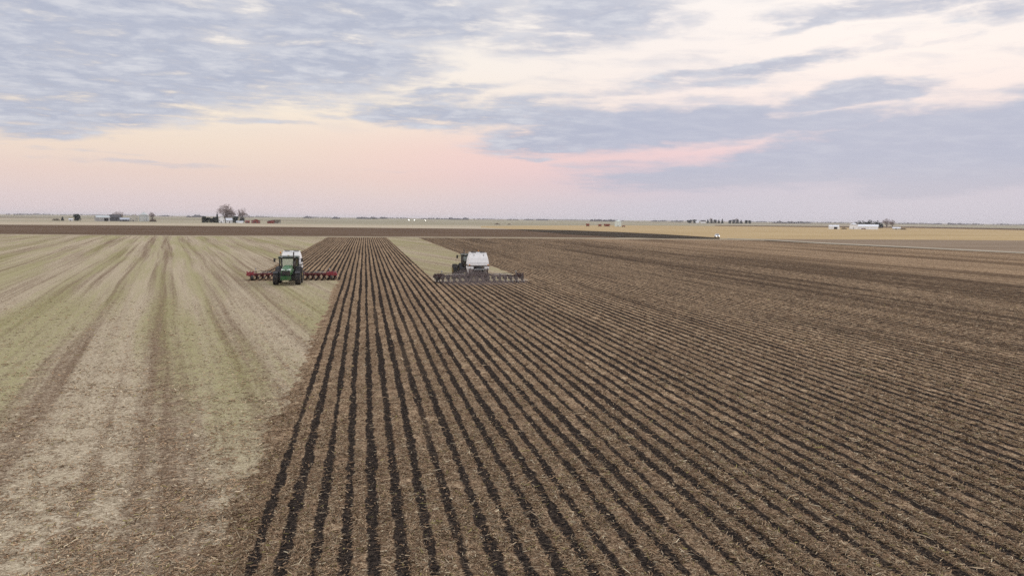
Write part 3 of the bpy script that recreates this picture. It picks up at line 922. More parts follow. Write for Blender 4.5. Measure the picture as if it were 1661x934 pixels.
    bl.build('beacon', M['amber'], bs)
    gp = MB(); gp.lathe_z([(.13, 3.60), (.14, 3.68), (.08, 3.74)], 14, 0, .55)
    gp.build('antenna_dome', M['pale_iron'], root)
    return root


def build_implement(name, label, loc, rz, red, bright, dusty, tongue):
    """strip till toolbar with a white fertiliser hopper over its centre; +y is ahead"""
    root = empty(name, loc, rz)
    root.scale = (1.04 if rz == 0 else 1.0, 1, 0.93)
    tag(root, label, 'tillage tool', 'strip till toolbars behind the tractors')
    # frame
    fr = MB()
    fr.box(-1.75, 1.75, -.12, .12, .92, 1.12); fr.box(-1.75, 1.75, .85, 1.05, .92, 1.12)
    for x in (-1.6, -.55, .55, 1.6): fr.box(x - .08, x + .08, -.6, 2.6, .94, 1.10)
    fr.box(-1.6, 1.6, 2.4, 2.6, .93, 1.11)
    fr.hexa([(-.5, 2.6, .82), (.5, 2.6, .82), (.16, tongue, .62), (-.16, tongue, .62), (-.5, 2.6, 1.02), (.5, 2.6, 1.02), (.16, tongue, .80), (-.16, tongue, .80)])
    for s in (-1, 1):
        fr.tube((s * 1.3, 2.3, 1.05), (s * 1.15, 2.3, 2.0), .06, n=6); fr.tube((s * 1.3, .3, 1.05), (s * 1.15, .3, 2.0), .06, n=6)
        fr.box(s * 1.15 - .05, s * 1.15 + .05, -.1, 2.6, 1.98, 2.08)
    fr.build('centre_frame', red, root, 0.01)
    for s in (-1, 1):
        w = MB()
        x0, x1 = sorted((s * 1.76, s * 6.05))
        w.box(x0, x1, -.11, .11, .80, .98); w.box(x0, x1, .62, .78, .80, .96)
        for i in range(5):
            x = s * (2.0 + i * .98)
            w.box(x - .06, x + .06, -.11, .78, .98, 1.04)
        wing = w.build('wing_frame', red, root, 0.008)
        t = MB(); t.tube((s * 1.9, .05, 1.16), (s * 4.4, .05, 1.07), .045, n=8)
        t.build('fold_cylinder', M['steel'], wing)
        e = MB()
        xa, xb = sorted((s * (4.55 if s < 0 else 5.0), s * 6.12))
        e.hexa([(xa, -.30, .66), (xb, -.30, .66), (xb, .84, .66), (xa, .84, .66), (xa + .2, -.24, 1.16), (xb - .06, -.24, 1.16), (xb - .06, .8, 1.16), (xa + .2, .8, 1.16)])
        for i in range(3): e.box(xa + .25 + i * .4, xa + .33 + i * .4, -.18, .6, 1.16, 1.30)
        e.build('wing_end', bright, wing, 0.02)
        gw = MB()
        gw.lathe_x([(-.12, .20), (-.14, .30), (-.11, .36), (.11, .36), (.14, .30), (.12, .20)], 24, s * 5.3, 1.05, .36)
        g_ = gw.build('gauge_wheel', M['rubber'], root)
        ga = MB(); ga.box(s * 5.3 + .16, s * 5.3 + .20, .7, 1.1, .33, .9)
        ga.build('wheel_arm', red, g_)
        mk = MB(); mk.tube((s * 5.0, -.2, 1.1), (s * 5.0, -.2, 1.62), .025, n=6); mk.box(s * 5.0 - .10, s * 5.0 + .10, -.24, -.20, 1.5, 1.7)
        mk.build('warning_lamp', M['grey'], root)
    # row units
    for i in range(16):
        x = (i - 7.5) * ROW
        u = MB()
        u.box(x - .05, x + .05, -.62, -.11, .72, .92); u.box(x - .05, x + .05, -.62, -.11, .50, .60)
        u.box(x - .17, x + .17, -1.22, -.55, .46, .88)
        u.box(x - .12, x + .12, -1.05, -.75, .20, .46); u.box(x - .26, x + .26, -.50, -.14, .50, .78)
        u.box(x - .03, x + .03, -1.0, -.86, .04, .56)
        u.tube((x, -.25, .9), (x, -.75, .62), .045, n=6)
        u.tube((x + .05, -1.05, .86), (x + .05, -.6, 1.35), .03, n=6)
        un = u.build('row_unit', dusty, root)
        c = MB(); c.lathe_x([(-.012, .03), (-.006, .265), (.006, .265), (.012, .03)], 20, x, -.55, .24)
        c.build('coulter', M['darksteel'], un)
        for s in (-1, 1):
            d = MB(); d.lathe_x([(-.02, .02), (-.01, .20), (.01, .20), (.02, .02)], 18, 0, 0, 0)
            dd = d.build('closing_disc', M['steel'] if rz == 0 and (i < 3 or i > 11) else M['darksteel'], un)
            dd.location = (x + s * .16, -1.32, .20)
            dd.rotation_euler = (0, 0, s * R(24))
    # hopper
    sec = [(1.38, .0, 2.6, 2.42), (1.38, .0, 2.6, 2.72), (1.25, .12, 2.5, 3.55), (1.10, .3, 2.32, 4.16), (1.08, .32, 2.3, 4.26)]
    tk = MB()
    tk.loft([[(-w, y0, z), (w, y0, z), (w, y1, z), (-w, y1, z)] for w, y0, y1, z in sec])
    tank = tk.build('hopper', M['tank'], root, 0.11)
    ld = MB(); ld.box(-1.12, 1.12, .30, 2.32, 4.265, 4.33)
    ld.build('lid', M['tank'], tank, 0.02)
    sm_ = MB(); sm_.box(-1.47, 1.47, -.02, 2.62, 2.36, 2.415)
    sm_.build('rim_band', M['darksteel'], tank)
    for s in (-1, 1):
        la = MB(); la.box(s * .65 - .04, s * .65 + .04, .19, .29, 3.86, 4.10)
        la.build('latch', M['grey'], tank)
    for x in (-.62, .62):
        hl = MB(); hl.lathe_z([(.34, 4.331), (.36, 4.37), (.30, 4.42), (.08, 4.44)], 20, x, 1.3 - .45)
        hl.build('filler_lid', M['darksteel'], tank)
    sb = MB(); sb.box(-1.36, 1.36, -.012, .03, 2.80, 2.84); sb.box(-.012, .012, -.016, .02, 2.44, 2.78)
    sb.build('seam', M['grey'], tank)
    for s in (-1, 1):
        rlp = MB(); rlp.box(s * 1.25 - .09, s * 1.25 + .09, -.06, .0, 2.50, 2.62)
        rlp.build('rear_lamp', M['amber'], tank)
    tp = MB(); tp.tube((-.95, 1.3, 4.44), (.95, 1.3, 4.44), .05, n=6)
    for x in (-.9, -.3, .3, .9): tp.tube((x, 1.3, 4.32), (x, 1.3, 4.44), .035, n=6)
    tp.build('lid_rail', M['darksteel'], tank)
    for s in (-1, 1):
        h = MB()
        a, b = s * 1.40, s * .72
        x0, x1 = sorted((a, b))
        c0, c1 = sorted((s * 1.28, s * .98))
        h.loft([[(c0, .9, 1.30), (c1, .9, 1.30), (c1, 1.7, 1.30), (c0, 1.7, 1.30)], [(x0, .08, 1.95), (x1, .08, 1.95), (x1, 2.5, 1.95), (x0, 2.5, 1.95)], [(x0, .06, 2.355), (x1, .06, 2.355), (x1, 2.54, 2.355), (x0, 2.54, 2.355)]])
        h.build('lower_hopper', M['tank'], root, 0.03)
        mt_ = MB(); mt_.lathe_z([(.16, 1.10), (.18, 1.29)], 12, s * 1.13, 1.3)
        mt_.build('meter', M['grey'], root)
    pf = MB(); pf.box(-.70, .70, -.55, .55, 1.86, 1.93)
    pf.build('platform', M['grey'], root)
    rl = MB()
    for x in (-.68, 0, .68): rl.tube((x, -.53, 1.93), (x, -.53, 2.30), .02, n=6)
    rl.tube((-.68, -.53, 2.3), (.68, -.53, 2.3), .022, n=6)
    rl.build('railing', M['darksteel'], root)
    la = MB()
    for x in (-.62, -.3): la.tube((x, -.62, .75), (x, -.57, 1.9), .022, n=6)
    for i in range(4): la.tube((-.62, -.61 + .01 * i, .95 + .26 * i), (-.3, -.61 + .01 * i, .95 + .26 * i), .018, n=6)
    la.build('ladder', M['darksteel'], root)
    fan = MB(); fan.lathe_x([(-.16, .1), (-.16, .3), (.16, .3), (.16, .1)], 16, .35, 2.2, 1.5)
    fan.build('fan_housing', M['darksteel'], root)
    for s in (-1, 1):
        hs = MB()
        prev = None
        for i in range(24):
            t_ = i / 23
            p_ = Vector((s * (.9 + 4.9 * t_), .25 + .1 * math.sin(9 * t_), 1.25 - .08 * math.sin(7 * t_) - .05 * t_))
            if prev: hs.tube(prev, p_, .035, n=6, cap=False)
            prev = p_
        hs.build('hose', M['black'], root)
        cw = tyre_mb(.62, .5, s * 1.30, -.05 + 1.9, 18).build('carrying_wheel', M['rubber'], root)
        rim = MB(); rim.lathe_x([(s * .2, .36), (s * .17, .33), (s * .04, .25), (s * .1, .06)], 20, s * 1.30, 1.85, .62)
        rim.build('rim', M['grey'], cw)
    return root


bL = ground_at(476.5, 452.3)          # left toolbar, row units on the ground here
build_implement('strip_till_toolbar', 'red strip till toolbar with white hopper behind the oncoming tractor', (bL.x, bL.y - 1.1, 0), math.pi, M['red_mid'], M['red'], M['red_dusty'], 4.1)
build_tractor('tractor', 'green tractor facing the camera on pale stubble', (bL.x, bL.y - 1.1 - 5.1, 0), math.pi, False)
bR = ground_at(779, 458.5)
build_implement('strip_till_toolbar', 'dusty dark toolbar with white hopper seen from behind at the furrows', (bR.x, bR.y + 1.3, 0), 0.0, M['red_brown'], M['red_brown'], M['darksteel'], 6.4)
build_tractor('tractor', 'tractor on dual wheels driving away, half hidden by its white hopper', (bR.x - 0.25, bR.y + 1.3 + 7.5, 0), 0.0, True)


# ------------------------------------------------------------------ trees
def cards_mesh(name, mat_, pts, size, rng, smooth=False):
    mb = MB()
    for p in pts:
        n = Vector((rng.gauss(0, 1), rng.gauss(0, 1), rng.gauss(0, 1))).normalized()
        x = n.orthogonal().normalized(); y = n.cross(x)
        s = size * rng.uniform(.6, 1.4)
        p = Vector(p)
        mb.add([p - x * s - y * s * .6, p + x * s - y * s * .5, p + x * s * .7 + y * s * .6, p - x * s * .8 + y * s * .55], [(0, 1, 2, 3)])
    return mb.mesh(name, mat_)


def conifer_meshes(seed, mat_):
    rng = random.Random(seed)
    pts = []
    for i in range(1200):
        z = rng.uniform(.02, 1.0) ** 1.2
        rmax = .5 * (1 - z) ** .8 * (0.8 + .2 * math.sin(z * 26)) + .015
        a = rng.uniform(0, 2 * math.pi)
        r = rmax * math.sqrt(rng.uniform(.15, 1)) * (1 + .25 * math.sin(a * 3 + seed))
        pts.append((r * math.cos(a), r * math.sin(a), z - r * .12))
    crown = cards_mesh('crown', mat_, pts, .044, rng)
    t = MB(); t.tube((0, 0, -.02), (0, 0, .8), .03, .008, n=6)
    return t.mesh('trunk', M['bark']), crown


def round_meshes(seed, mat_, n=1500, size=.042, flat=.5):
    rng = random.Random(seed)
    blobs = [(rng.uniform(-.25, .25), rng.uniform(-.25, .25), rng.uniform(.12, .74), rng.uniform(.18, .30)) for _ in range(12)]
    pts = []
    while len(pts) < n:
        b = rng.choice(blobs)
        d = Vector((rng.gauss(0, 1), rng.gauss(0, 1), rng.gauss(0, 1))).normalized() * b[3] * rng.uniform(.3, 1) ** .5
        p = (b[0] + d.x, b[1] + d.y, b[2] + d.z)
        if .02 < p[2] < 1.0: pts.append(p)
    crown = cards_mesh('crown', mat_, pts, size, rng)
    t = MB(); t.tube((0, 0, -.02), (0, 0, .5), .035, .015, n=6)
    return t.mesh('trunk', M['bark']), crown


def shrub_meshes(seed, mat_):
    rng = random.Random(seed)
    pts = []
    for _ in range(500):
        a = rng.uniform(0, 2 * math.pi); r = .5 * math.sqrt(rng.uniform(0, 1))
        z = rng.uniform(0, 1) * (1 - (r / .5) ** 2 * .7) * (0.7 + .3 * math.sin(a * 4 + r * 9))
        pts.append((r * math.cos(a), r * math.sin(a), z))
    crown = cards_mesh('crown', mat_, pts, .05, rng)
    t = MB()
    for i in range(5): t.tube((0, 0, -.02), (rng.uniform(-.2, .2), rng.uniform(-.2, .2), .6), .02, .006, n=5)
    return t.mesh('stem', M['bark']), crown


def bare_meshes(seed, spread=1.0):
    rng = random.Random(seed)
    trunk, twig = MB(), MB()

    def grow(p, d, ln, r, lvl):
        q_ = p + d * ln
        if lvl <= 3:
            trunk.tube(p, q_, r, r * .72, n=6, cap=False)
        else:
            twig.tube(p, q_, max(r, .0029), max(r * .7, .0021), n=3, cap=False)
        if lvl >= 7: return
        kids = 3 if lvl in (0, 2, 4, 5) else 2
        if lvl == 0: kids = 6
        for i in range(kids):
            a = 2 * math.pi * (i + rng.uniform(-.3, .3)) / kids
            o = d.orthogonal().normalized()
            o = Matrix.Rotation(a, 3, d) @ o
            ang_ = rng.uniform(.28, .75) * spread if lvl else (0.08 if i == 0 else rng.uniform(.18, .62) * spread)
            nd = (d * math.cos(ang_) + o * math.sin(ang_) + Vector((0, 0, .07))).normalized()
            grow(q_ if i else p + d * ln * rng.uniform(.75, 1), nd, ln * (rng.uniform(1.3, 2.1) if lvl == 0 else rng.uniform(.66, .9)), r * (.55 if lvl == 0 else .64), lvl + 1)

    grow(Vector((0, 0, 0)), Vector((.02, 0, 1)), .11, .032, 0)
    zmax = max(v[2] for v in twig.v)
    for mb in (trunk, twig): mb.v = [(x / zmax, y / zmax, z / zmax) for x, y, z in mb.v]
    w = max(abs(v[0]) for v in twig.v) * 2
    return trunk.mesh('trunk', M['bark']), twig.mesh('crown', M['twig']), w


CON = [conifer_meshes(i + 1, M['needle']) for i in range(3)]
CONB = [conifer_meshes(i + 11, M['needle_blue']) for i in range(2)]
RND = [round_meshes(i + 21, M['needle']) for i in range(3)]
RNDB = [round_meshes(i + 31, M['needle_blue'], 700) for i in range(2)]
SHR = [shrub_meshes(i + 41, M['brush']) for i in range(2)]
SHRP = [shrub_meshes(i + 51, M['pale_brush']) for i in range(2)]
BARE = [bare_meshes(61), bare_meshes(62, 1.1), bare_meshes(65, .9)]


def tree(name, label, cat, meshes, px, depth, h, w, group=None, parts=('trunk', 'crown')):
    p = at_depth(px, depth)
    root = empty(name, (p.x, p.y, -0.2), random.uniform(0, 6))
    root.scale = (w, w, h)
    tag(root, label, cat, group)
    for nm, me in zip(parts, meshes[:2]):
        o = bpy.data.objects.new(nm, me)
        col.objects.link(o)
        o.parent = root
    return root


# ------------------------------------------------------------------ buildings
def building(name, label, cat, px, depth, w, d, h, rh, wall, roof, rz=0.0, door=True, windows=2, ridge='x', group=None, big_door=False, chimney=False):
    """gabled building; its long or gabled front turned to the camera side (-y), rz about that"""
    p = at_depth(px, depth)
    face = math.atan2(p.x, p.y)
    root = empty(name, (p.x, p.y, -0.22), -face + rz)
    tag(root, label, cat, group)
    wl = MB()
    x, y = w / 2, d / 2
    if ridge == 'x':
        wl.add([(-x, -y, 0), (x, -y, 0), (x, y, 0), (-x, y, 0), (-x, -y, h), (x, -y, h), (x, y, h), (-x, y, h), (-x, 0, h + rh), (x, 0, h + rh)],
               [(0, 1, 5, 4), (1, 2, 6, 9, 5), (2, 3, 7, 6), (3, 0, 4, 8, 7)])
        ov = .35
        sl = rh / y
        rfp = [[(-x - ov, -y - ov, h - sl * ov), (-x - ov, 0, h + rh + .0), (-x - ov, y + ov, h - sl * ov), (-x - ov, y + ov, h - sl * ov + .18), (-x - ov, 0, h + rh + .2), (-x - ov, -y - ov, h - sl * ov + .18)]]
        rfp.append([(-q_[0], q_[1], q_[2]) for q_ in rfp[0]])
    else:
        wl.add([(-x, -y, 0), (x, -y, 0), (x, y, 0), (-x, y, 0), (-x, -y, h), (x, -y, h), (x, y, h), (-x, y, h), (0, -y, h + rh), (0, y, h + rh)],
               [(0, 1, 5, 8, 4), (1, 2, 6, 5), (2, 3, 7, 9, 6), (3, 0, 4, 7)])
        ov = .35
        sl = rh / x
        rfp = [[(-x - ov, -y - ov, h - sl * ov), (0, -y - ov, h + rh), (x + ov, -y - ov, h - sl * ov), (x + ov, -y - ov, h - sl * ov + .18), (0, -y - ov, h + rh + .2), (-x - ov, -y - ov, h - sl * ov + .18)]]
        rfp.append([(q_[0], -q_[1], q_[2]) for q_ in rfp[0]])
    wo_ = wl.build('wall', wall, root)
    rb = MB()
    rb.loft(rfp, True)
    ro = rb.build('roof', roof, root)
    ro.location.z = .01
    if chimney:
        cb = MB(); cb.box(w * .2, w * .2 + .6, -.3, .3, h + rh * .5, h + rh + 1.0)
        cb.build('chimney', M['roof_red'], ro)
    if door:
        db = MB()
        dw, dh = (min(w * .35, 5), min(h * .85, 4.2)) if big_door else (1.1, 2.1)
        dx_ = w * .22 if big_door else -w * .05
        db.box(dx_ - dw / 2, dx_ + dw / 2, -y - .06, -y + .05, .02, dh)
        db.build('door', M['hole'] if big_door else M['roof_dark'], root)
    for i in range(windows):
        wx = (-.36 + .72 * i / max(1, windows - 1)) * w
        wb = MB(); wb.box(wx - .55, wx + .55, -y - .05, -y + .05, h * .42, h * .42 + 1.3)
        wf = wb.build('window', M['white_wall'], root)
        pb = MB(); pb.box(wx - .47, wx + .47, -y - .07, -y - .045, h * .42 + .08, h * .42 + 1.22)
        pb.build('pane', M['pane'], wf)
    return root


def grain_bin(label, px, depth, dia, h, rh, wall, roof, group=None, name='grain_bin'):
    p = at_depth(px, depth)
    root = empty(name, (p.x, p.y, -0.22), -math.atan2(p.x, p.y))
    tag(root, label, 'grain bin', group)
    r = dia / 2
    wl = MB()
    prof = []
    for i in range(9):
        z = h * i / 8
        prof += [(r, z), (r * .993, z + h / 16)]
    wl.lathe_z(prof[:-1], 32)
    wl.build('wall', wall, root)
    rf = MB()
    rf.lathe_z([(r * 1.03, h - .05), (r * .55, h + rh * .52), (r * .12, h + rh), (r * .12, h + rh + .3), (.05, h + rh + .35)], 32)
    rf.build('roof', roof, root)
    db = MB(); db.box(-.6, .6, -r - .05, -r + .3, .4, 2.3)
    db.build('door', M['grey'], root)
    return root


def px_m(px, depth):
    return px * depth / FPX


# --- farmstead far left
D = 960
tree('shrub', 'pale leafless shrub at far left of the western farmstead', 'shrub', SHRP[0], 91, D, 5.0, 9.5, parts=('stem', 'crown'))
tree('evergreen_tree', 'small dark pointed evergreen left of the lone round dark tree', 'tree', CON[0], 101.5, D, 5.6, 5.2, 'trees by the western farmstead')
building('house', 'low white house tucked against the round dark tree', 'house', 115, D, px_m(6, D), 5, 1.8, 1.2, M['white_wall'], M['roof_white'], windows=2)
tree('round_tree', 'dense round dark tree standing alone left of the western farmstead', 'tree', RND[0], 125, D + 8, 9.6, 10.5, 'trees by the western farmstead')
building('farm_shed', 'pale grey shed with a notched dark gable opening, leftmost farm shed', 'shed', 166, D, px_m(21, D), 9, 5.0, 2.6, M['grey_wall'], M['galv'], rz=R(16), windows=1, big_door=True)
building('barn', 'dark weathered barn under the bare trees in the western farmstead', 'barn', 187, D + 20, px_m(17, D), 10, 5.6, 3.4, M['dark_wall'], M['roof_dark'], rz=R(-8), windows=0)
building('farm_shed', 'low shed with pale blue grey roof beside the dark weathered barn', 'shed', 202, D - 8, px_m(14, D), 8, 2.6, 2.2, M['dark_wall'], M['roof_grey'], rz=R(5), windows=2)
building('farmhouse', 'two storey pale farmhouse with dark chimney beside the domed grain bin', 'house', 217, D + 5, px_m(13, D), 8, 7.2, 2.2, M['cream_wall'], M['roof_grey'], ridge='y', windows=2, chimney=True)
grain_bin('large grey domed grain bin at the right of the western farmstead', 234, D, px_m(16, D), 8.2, 4.6, M['galv'], M['galv'])
tree('shrub', 'brown brush heap at the foot of the domed grain bin', 'shrub', SHR[0], 248, D - 5, 6.0, 9, parts=('stem', 'crown'))
tree('bare_tree', 'bare tree rising behind the roof of the dark weathered barn', 'tree', BARE[1], 189, D + 60, 14, 13, 'bare farmstead trees')
tree('bare_tree', 'thinner bare tree right of the barn, above the blue grey roof', 'tree', BARE[2], 196, D + 70, 14.5, 11, 'bare farmstead trees')
tree('bare_tree', 'bare tree behind the right side of the domed grain bin', 'tree', BARE[0], 247, D + 60, 14, 12, 'bare farmstead trees')

# --- farmstead with the tall bare tree
D = 900
for i, (x, h, w, lab) in enumerate([(330.5, 8.6, 6.4, 'dark evergreen at the left end of the dense hedge row'), (336, 7.2, 6.5, 'low dark evergreen second from the left in the hedge row'),
                                    (342.5, 7.8, 7.0, 'dark evergreen in the middle of the dense hedge row'), (348, 7.6, 6.5, 'dark evergreen beside the pointed tall one in the hedge row'),
                                    (352.5, 12.8, 5.2, 'tall pointed evergreen left of the white farmhouse')]):
    tree('evergreen_tree', lab, 'tree', (RND if i < 4 else CON)[i % 3], x, D - 5 + 4 * (i % 2), h, w, 'evergreen windbreak by the white farmhouse')
building('farmhouse', 'white two storey farmhouse below the tall bare tree', 'house', 359.5, D, px_m(9.5, D), 8, 5.4, 2.8, M['white_wall'], M['roof_grey'], ridge='y', windows=2)
tree('bare_tree', 'tallest bare tree with wide rounded crown above the farmhouse', 'tree', BARE[0], 366, D + 12, 25, 26, 'bare farmstead trees')
tree('bare_tree', 'smaller bare tree with narrow crown above the blue grey brush', 'tree', BARE[2], 393, D + 15, 20, 18, 'bare farmstead trees')
tree('bare_tree', 'lower bare tree behind the white outbuilding, right of the tallest', 'tree', BARE[1], 373, D + 20, 19, 18, 'bare farmstead trees')
building('garage', 'white outbuilding between the farmhouse and the dark round evergreen', 'garage', 372, D + 4, px_m(12, D), 8, 3.4, 2.6, M['white_wall'], M['roof_white'], rz=R(12), windows=2)
tree('evergreen_tree', 'dark round evergreen right of the white outbuilding', 'tree', RND[1], 382, D - 4, 9.2, 8.6, 'trees around the white farmhouse')
tree('brush_tree', 'blue grey brushy tree left of the small red shed', 'tree', RNDB[0], 392.5, D + 2, 9.0, 9.0, 'trees around the white farmhouse')
building('farm_shed', 'low white shed in front of the blue grey brush', 'shed', 389, D - 14, px_m(11, D), 4, 1.6, .9, M['white_wall'], M['roof_white'], windows=1, door=False)
building('farm_shed', 'small dark red lean shed left of the red barn', 'shed', 401.5, D - 6, px_m(7, D), 5, 2.0, 1.1, M['red_wall'], M['roof_red'], windows=0)
building('barn', 'red gabled barn with its front to the field', 'barn', 415, D - 10, px_m(14, D), 9, 3.0, 2.0, M['red_wall'], M['roof_red'], ridge='y', windows=2)


def open_shed():
    D_ = 895
    p = at_depth(444.5, D_)
    root = empty('machine_shed', (p.x, p.y, -0.22), -math.atan2(p.x, p.y))
    tag(root, 'red shed with dark roof and an open pale right bay', 'shed')
    w = px_m(22, D_); x = w / 2
    wl = MB(); wl.hexa([(-x, -3, 0), (.5, -3, 0), (.5, 3, 0), (-x, 3, 0), (-x, -3, 2.6), (.5, -3, 4.2), (.5, 3, 4.2), (-x, 3, 2.6)])
    wl.build('wall', M['red_wall'], root)
    bk = MB(); bk.box(.52, x - .2, 2.6, 2.9, 0, 4.1)
    bk.build('back_wall', M['cream_wall'], root)
    for s, xx in ((0, x - .25), (1, x * .5)):
        pp = MB(); pp.box(xx - .15, xx + .15, -2.9, -2.6, 0, 4.2)
        pp.build('post', M['dark_wall'], root)
    rf = MB(); rf.loft([[(-x - .6, -3.5, 2.3), (-x - .6, 3.5, 2.3), (-x - .6, 3.5, 2.65), (-x - .6, -3.5, 2.65)], [(.9, -3.5, 4.75), (.9, 3.5, 4.75), (.9, 3.5, 5.1), (.9, -3.5, 5.1)],
                       [(x + .3, -3.5, 4.2), (x + .3, 3.5, 4.2), (x + .3, 3.5, 4.6), (x + .3, -3.5, 4.6)]])
    rf.build('roof', M['roof_dark'], root)


open_shed()


# --- red wagons and pale bin in the golden field
def wagon(label, px, D_, w, h):
    p = at_depth(px, D_)
    root = empty('grain_wagon', (p.x, p.y, -0.17), -math.atan2(p.x, p.y))
    tag(root, label, 'wagon', 'grain wagons parked in the golden field')
    x = w / 2
    b = MB(); b.hexa([(-x * .55, -.9, .9), (x * .55, -.9, .9), (x * .55, .9, .9), (-x * .55, .9, .9), (-x, -1.3, h * .62), (x, -1.3, h * .62), (x, 1.3, h * .62), (-x, 1.3, h * .62)])
    b.box(-x, x, -1.3, 1.3, h * .62 + .002, h)
    b.build('box', M['rust'], root)
    f = MB(); f.box(-x * .9, x * .9, -.5, .5, .66, .88)
    f.build('frame', M['darksteel'], root)
    for sx in (-1, 1):
        for sy in (-1, 1):
            wb = MB(); n = 16
            wb.loft([[(sx * x * .7 + .5 * math.cos(2 * math.pi * i / n), sy * 1.0 + o_, .5 + .5 * math.sin(2 * math.pi * i / n)) for i in range(n)] for o_ in (-.16, .16)])
            wb.build('wheel', M['rubber'], root)
    return root


wagon('rust red grain wagon parked apart, leftmost of the four', 953.3, 890, 4.6, 3.7)
wagon('rust red wagon beside the longest wagon, second from left', 973, 890, 4.4, 3.2)
wagon('longest rust red wagon, left of the pale grain bin', 984.5, 885, 8.2, 3.6)
wagon('low rust red wagon right of the pale grain bin', 1011.5, 870, 4.0, 1.9)
grain_bin('pale greenish grain bin standing alone in the golden field', 1002.5, 930, px_m(11.5, 930), 6.8, 2.0, M['galv_pale'], M['galv_pale'])


# --- low heaps mid field
def heap(label, px, D_, w, h, seed):
    p = at_depth(px, D_)
    mb = MB(); rng = random.Random(seed)
    n = 14
    rings = []
    for lvl in range(5):
        t_ = lvl / 4
        rings.append([(w / 2 * (1 - t_ * .9) * math.cos(2 * math.pi * i / n) * rng.uniform(.85, 1.15), 2.2 * (1 - t_ * .9) * math.sin(2 * math.pi * i / n) * rng.uniform(.85, 1.15), h * (t_ ** .8) * rng.uniform(.85, 1.1)) for i in range(n)])
    mb.loft(rings, True, True)
    o = mb.build('manure_heap', M['heap'], None, loc=(p.x, p.y, -.22))
    tag(o, label, 'heap')


heap('long low dark brown heap on the far pale field', 806.5, 1060, 11, 1.9, 1)
heap('smaller dark heap just right of the long low heap', 826, 1055, 7, 1.4, 2)

# --- evergreen farmstead on the right
D = 2300
tree('evergreen_tree', 'broad dark evergreen clump left of the white house with grey roof', 'tree', RND[2], 1118.5, D, 14, 20, 'evergreens around the eastern farmstead')
tree('evergreen_tree', 'dark evergreen clump touching the low white house', 'tree', RND[0], 1127, D + 30, 13.5, 19, 'evergreens around the eastern farmstead')
building('house', 'low white house in front of the broad evergreen clumps', 'house', 1131, D - 30, px_m(6, D), 12, 4.5, 3, M['white_wall'], M['roof_white'], windows=2)
building('house', 'white house with dark roof between evergreen clumps', 'house', 1140.5, D, px_m(9, D), 12, 6, 4.5, M['white_wall'], M['roof_dark'], windows=2)
for x, h, w, lab in [(1148, 14, 12, 'evergreen at the left end of the long windbreak row'), (1154, 15.5, 13, 'second evergreen of the long windbreak row'),
                     (1160, 14, 13, 'evergreen in the middle of the long windbreak row'), (1166, 13.5, 12, 'fourth evergreen of the long windbreak row'),
                     (1171.5, 16.5, 12, 'tallest evergreen at the right end of the long windbreak row'), (1184, 13, 13, 'low evergreen leading the second windbreak row'),
                     (1190, 14, 14, 'second evergreen of the second windbreak row'), (1196, 15, 15, 'full evergreen in the second windbreak row below a bare tree'),
                     (1202, 13, 14, 'evergreen ending the second windbreak row'), (1210.5, 13.5, 12, 'left of two evergreens standing apart at the right'),
                     (1216, 13, 12, 'right of two evergreens standing apart at the right')]:
    tree('evergreen_tree', lab, 'tree', random.choice(RND + CON), x, D + random.uniform(-10, 10), h, w, 'evergreens around the eastern farmstead')
tree('bare_tree', 'faint bare tree above the second windbreak row', 'tree', BARE[1], 1195, D + 60, 20, 20, 'bare farmstead trees')
tree('bare_tree', 'faint bare tree above the long windbreak row', 'tree', BARE[0], 1153, D + 60, 20, 18, 'bare farmstead trees')

# --- white sheds on the right
D = 900
building('farm_shed', 'small white shed with dark open door, leftmost of the eastern sheds', 'shed', 1353, D, px_m(15.5, D), 9, 3.2, 1.9, M['white_wall'], M['roof_white'], rz=R(-10), windows=0, big_door=True)
grain_bin('white grain bin against the left end of the long white shed', 1384.5, D, px_m(13.5, D), 5.6, 2.6, M['white_wall'], M['roof_white'])
building('machine_shed', 'long low white machine shed with pale metal roof', 'shed', 1408, D + 5, px_m(31, D), 13, 3.6, 2.6, M['white_wall'], M['roof_white'], windows=0, door=False)
wagon('dark rust wagon parked before the long white machine shed', 1400.5, D - 22, 5.2, 1.7)
building('farm_shed', 'small tan shed standing alone right of the long white shed', 'shed', 1454, D + 10, px_m(12, D), 6, 1.9, 1.2, M['cream_wall'], M['roof_white'], windows=0)
tree('shrub', 'dark low shrub left of the white grain bin', 'shrub', SHR[1], 1369, D + 10, 2.4, 7, parts=('stem', 'crown'))
tree('shrub', 'dark low shrub right of the small tan shed', 'shrub', SHR[0], 1465, D + 20, 2.6, 8, parts=('stem', 'crown'))
for i, (x, h, w, lab) in enumerate([(1386, 10.5, 12, 'blue grey tree behind the white grain bin'), (1396, 12.5, 14, 'blue grey tree above the left half of the long shed'),
                                    (1406, 14, 14, 'tallest blue grey tree above the middle of the long shed'), (1416, 12, 14, 'blue grey tree above the right half of the long shed'),
                                    (1426, 12.5, 13, 'blue grey tree past the right end of the long shed')]):
    tree('windbreak_tree', lab, 'tree', RNDB[i % 2], x, D + 170 + 10 * (i % 2), h, w, 'windbreak trees behind the long white shed')
tree('bare_tree', 'pale bare tree right of the blue grey windbreak, broad crown', 'tree', BARE[1], 1438, D + 260, 16.5, 17, 'bare farmstead trees')
tree('bare_tree', 'pale bare tree at the right end of the windbreak', 'tree', BARE[2], 1447, D + 270, 15, 15, 'bare farmstead trees')


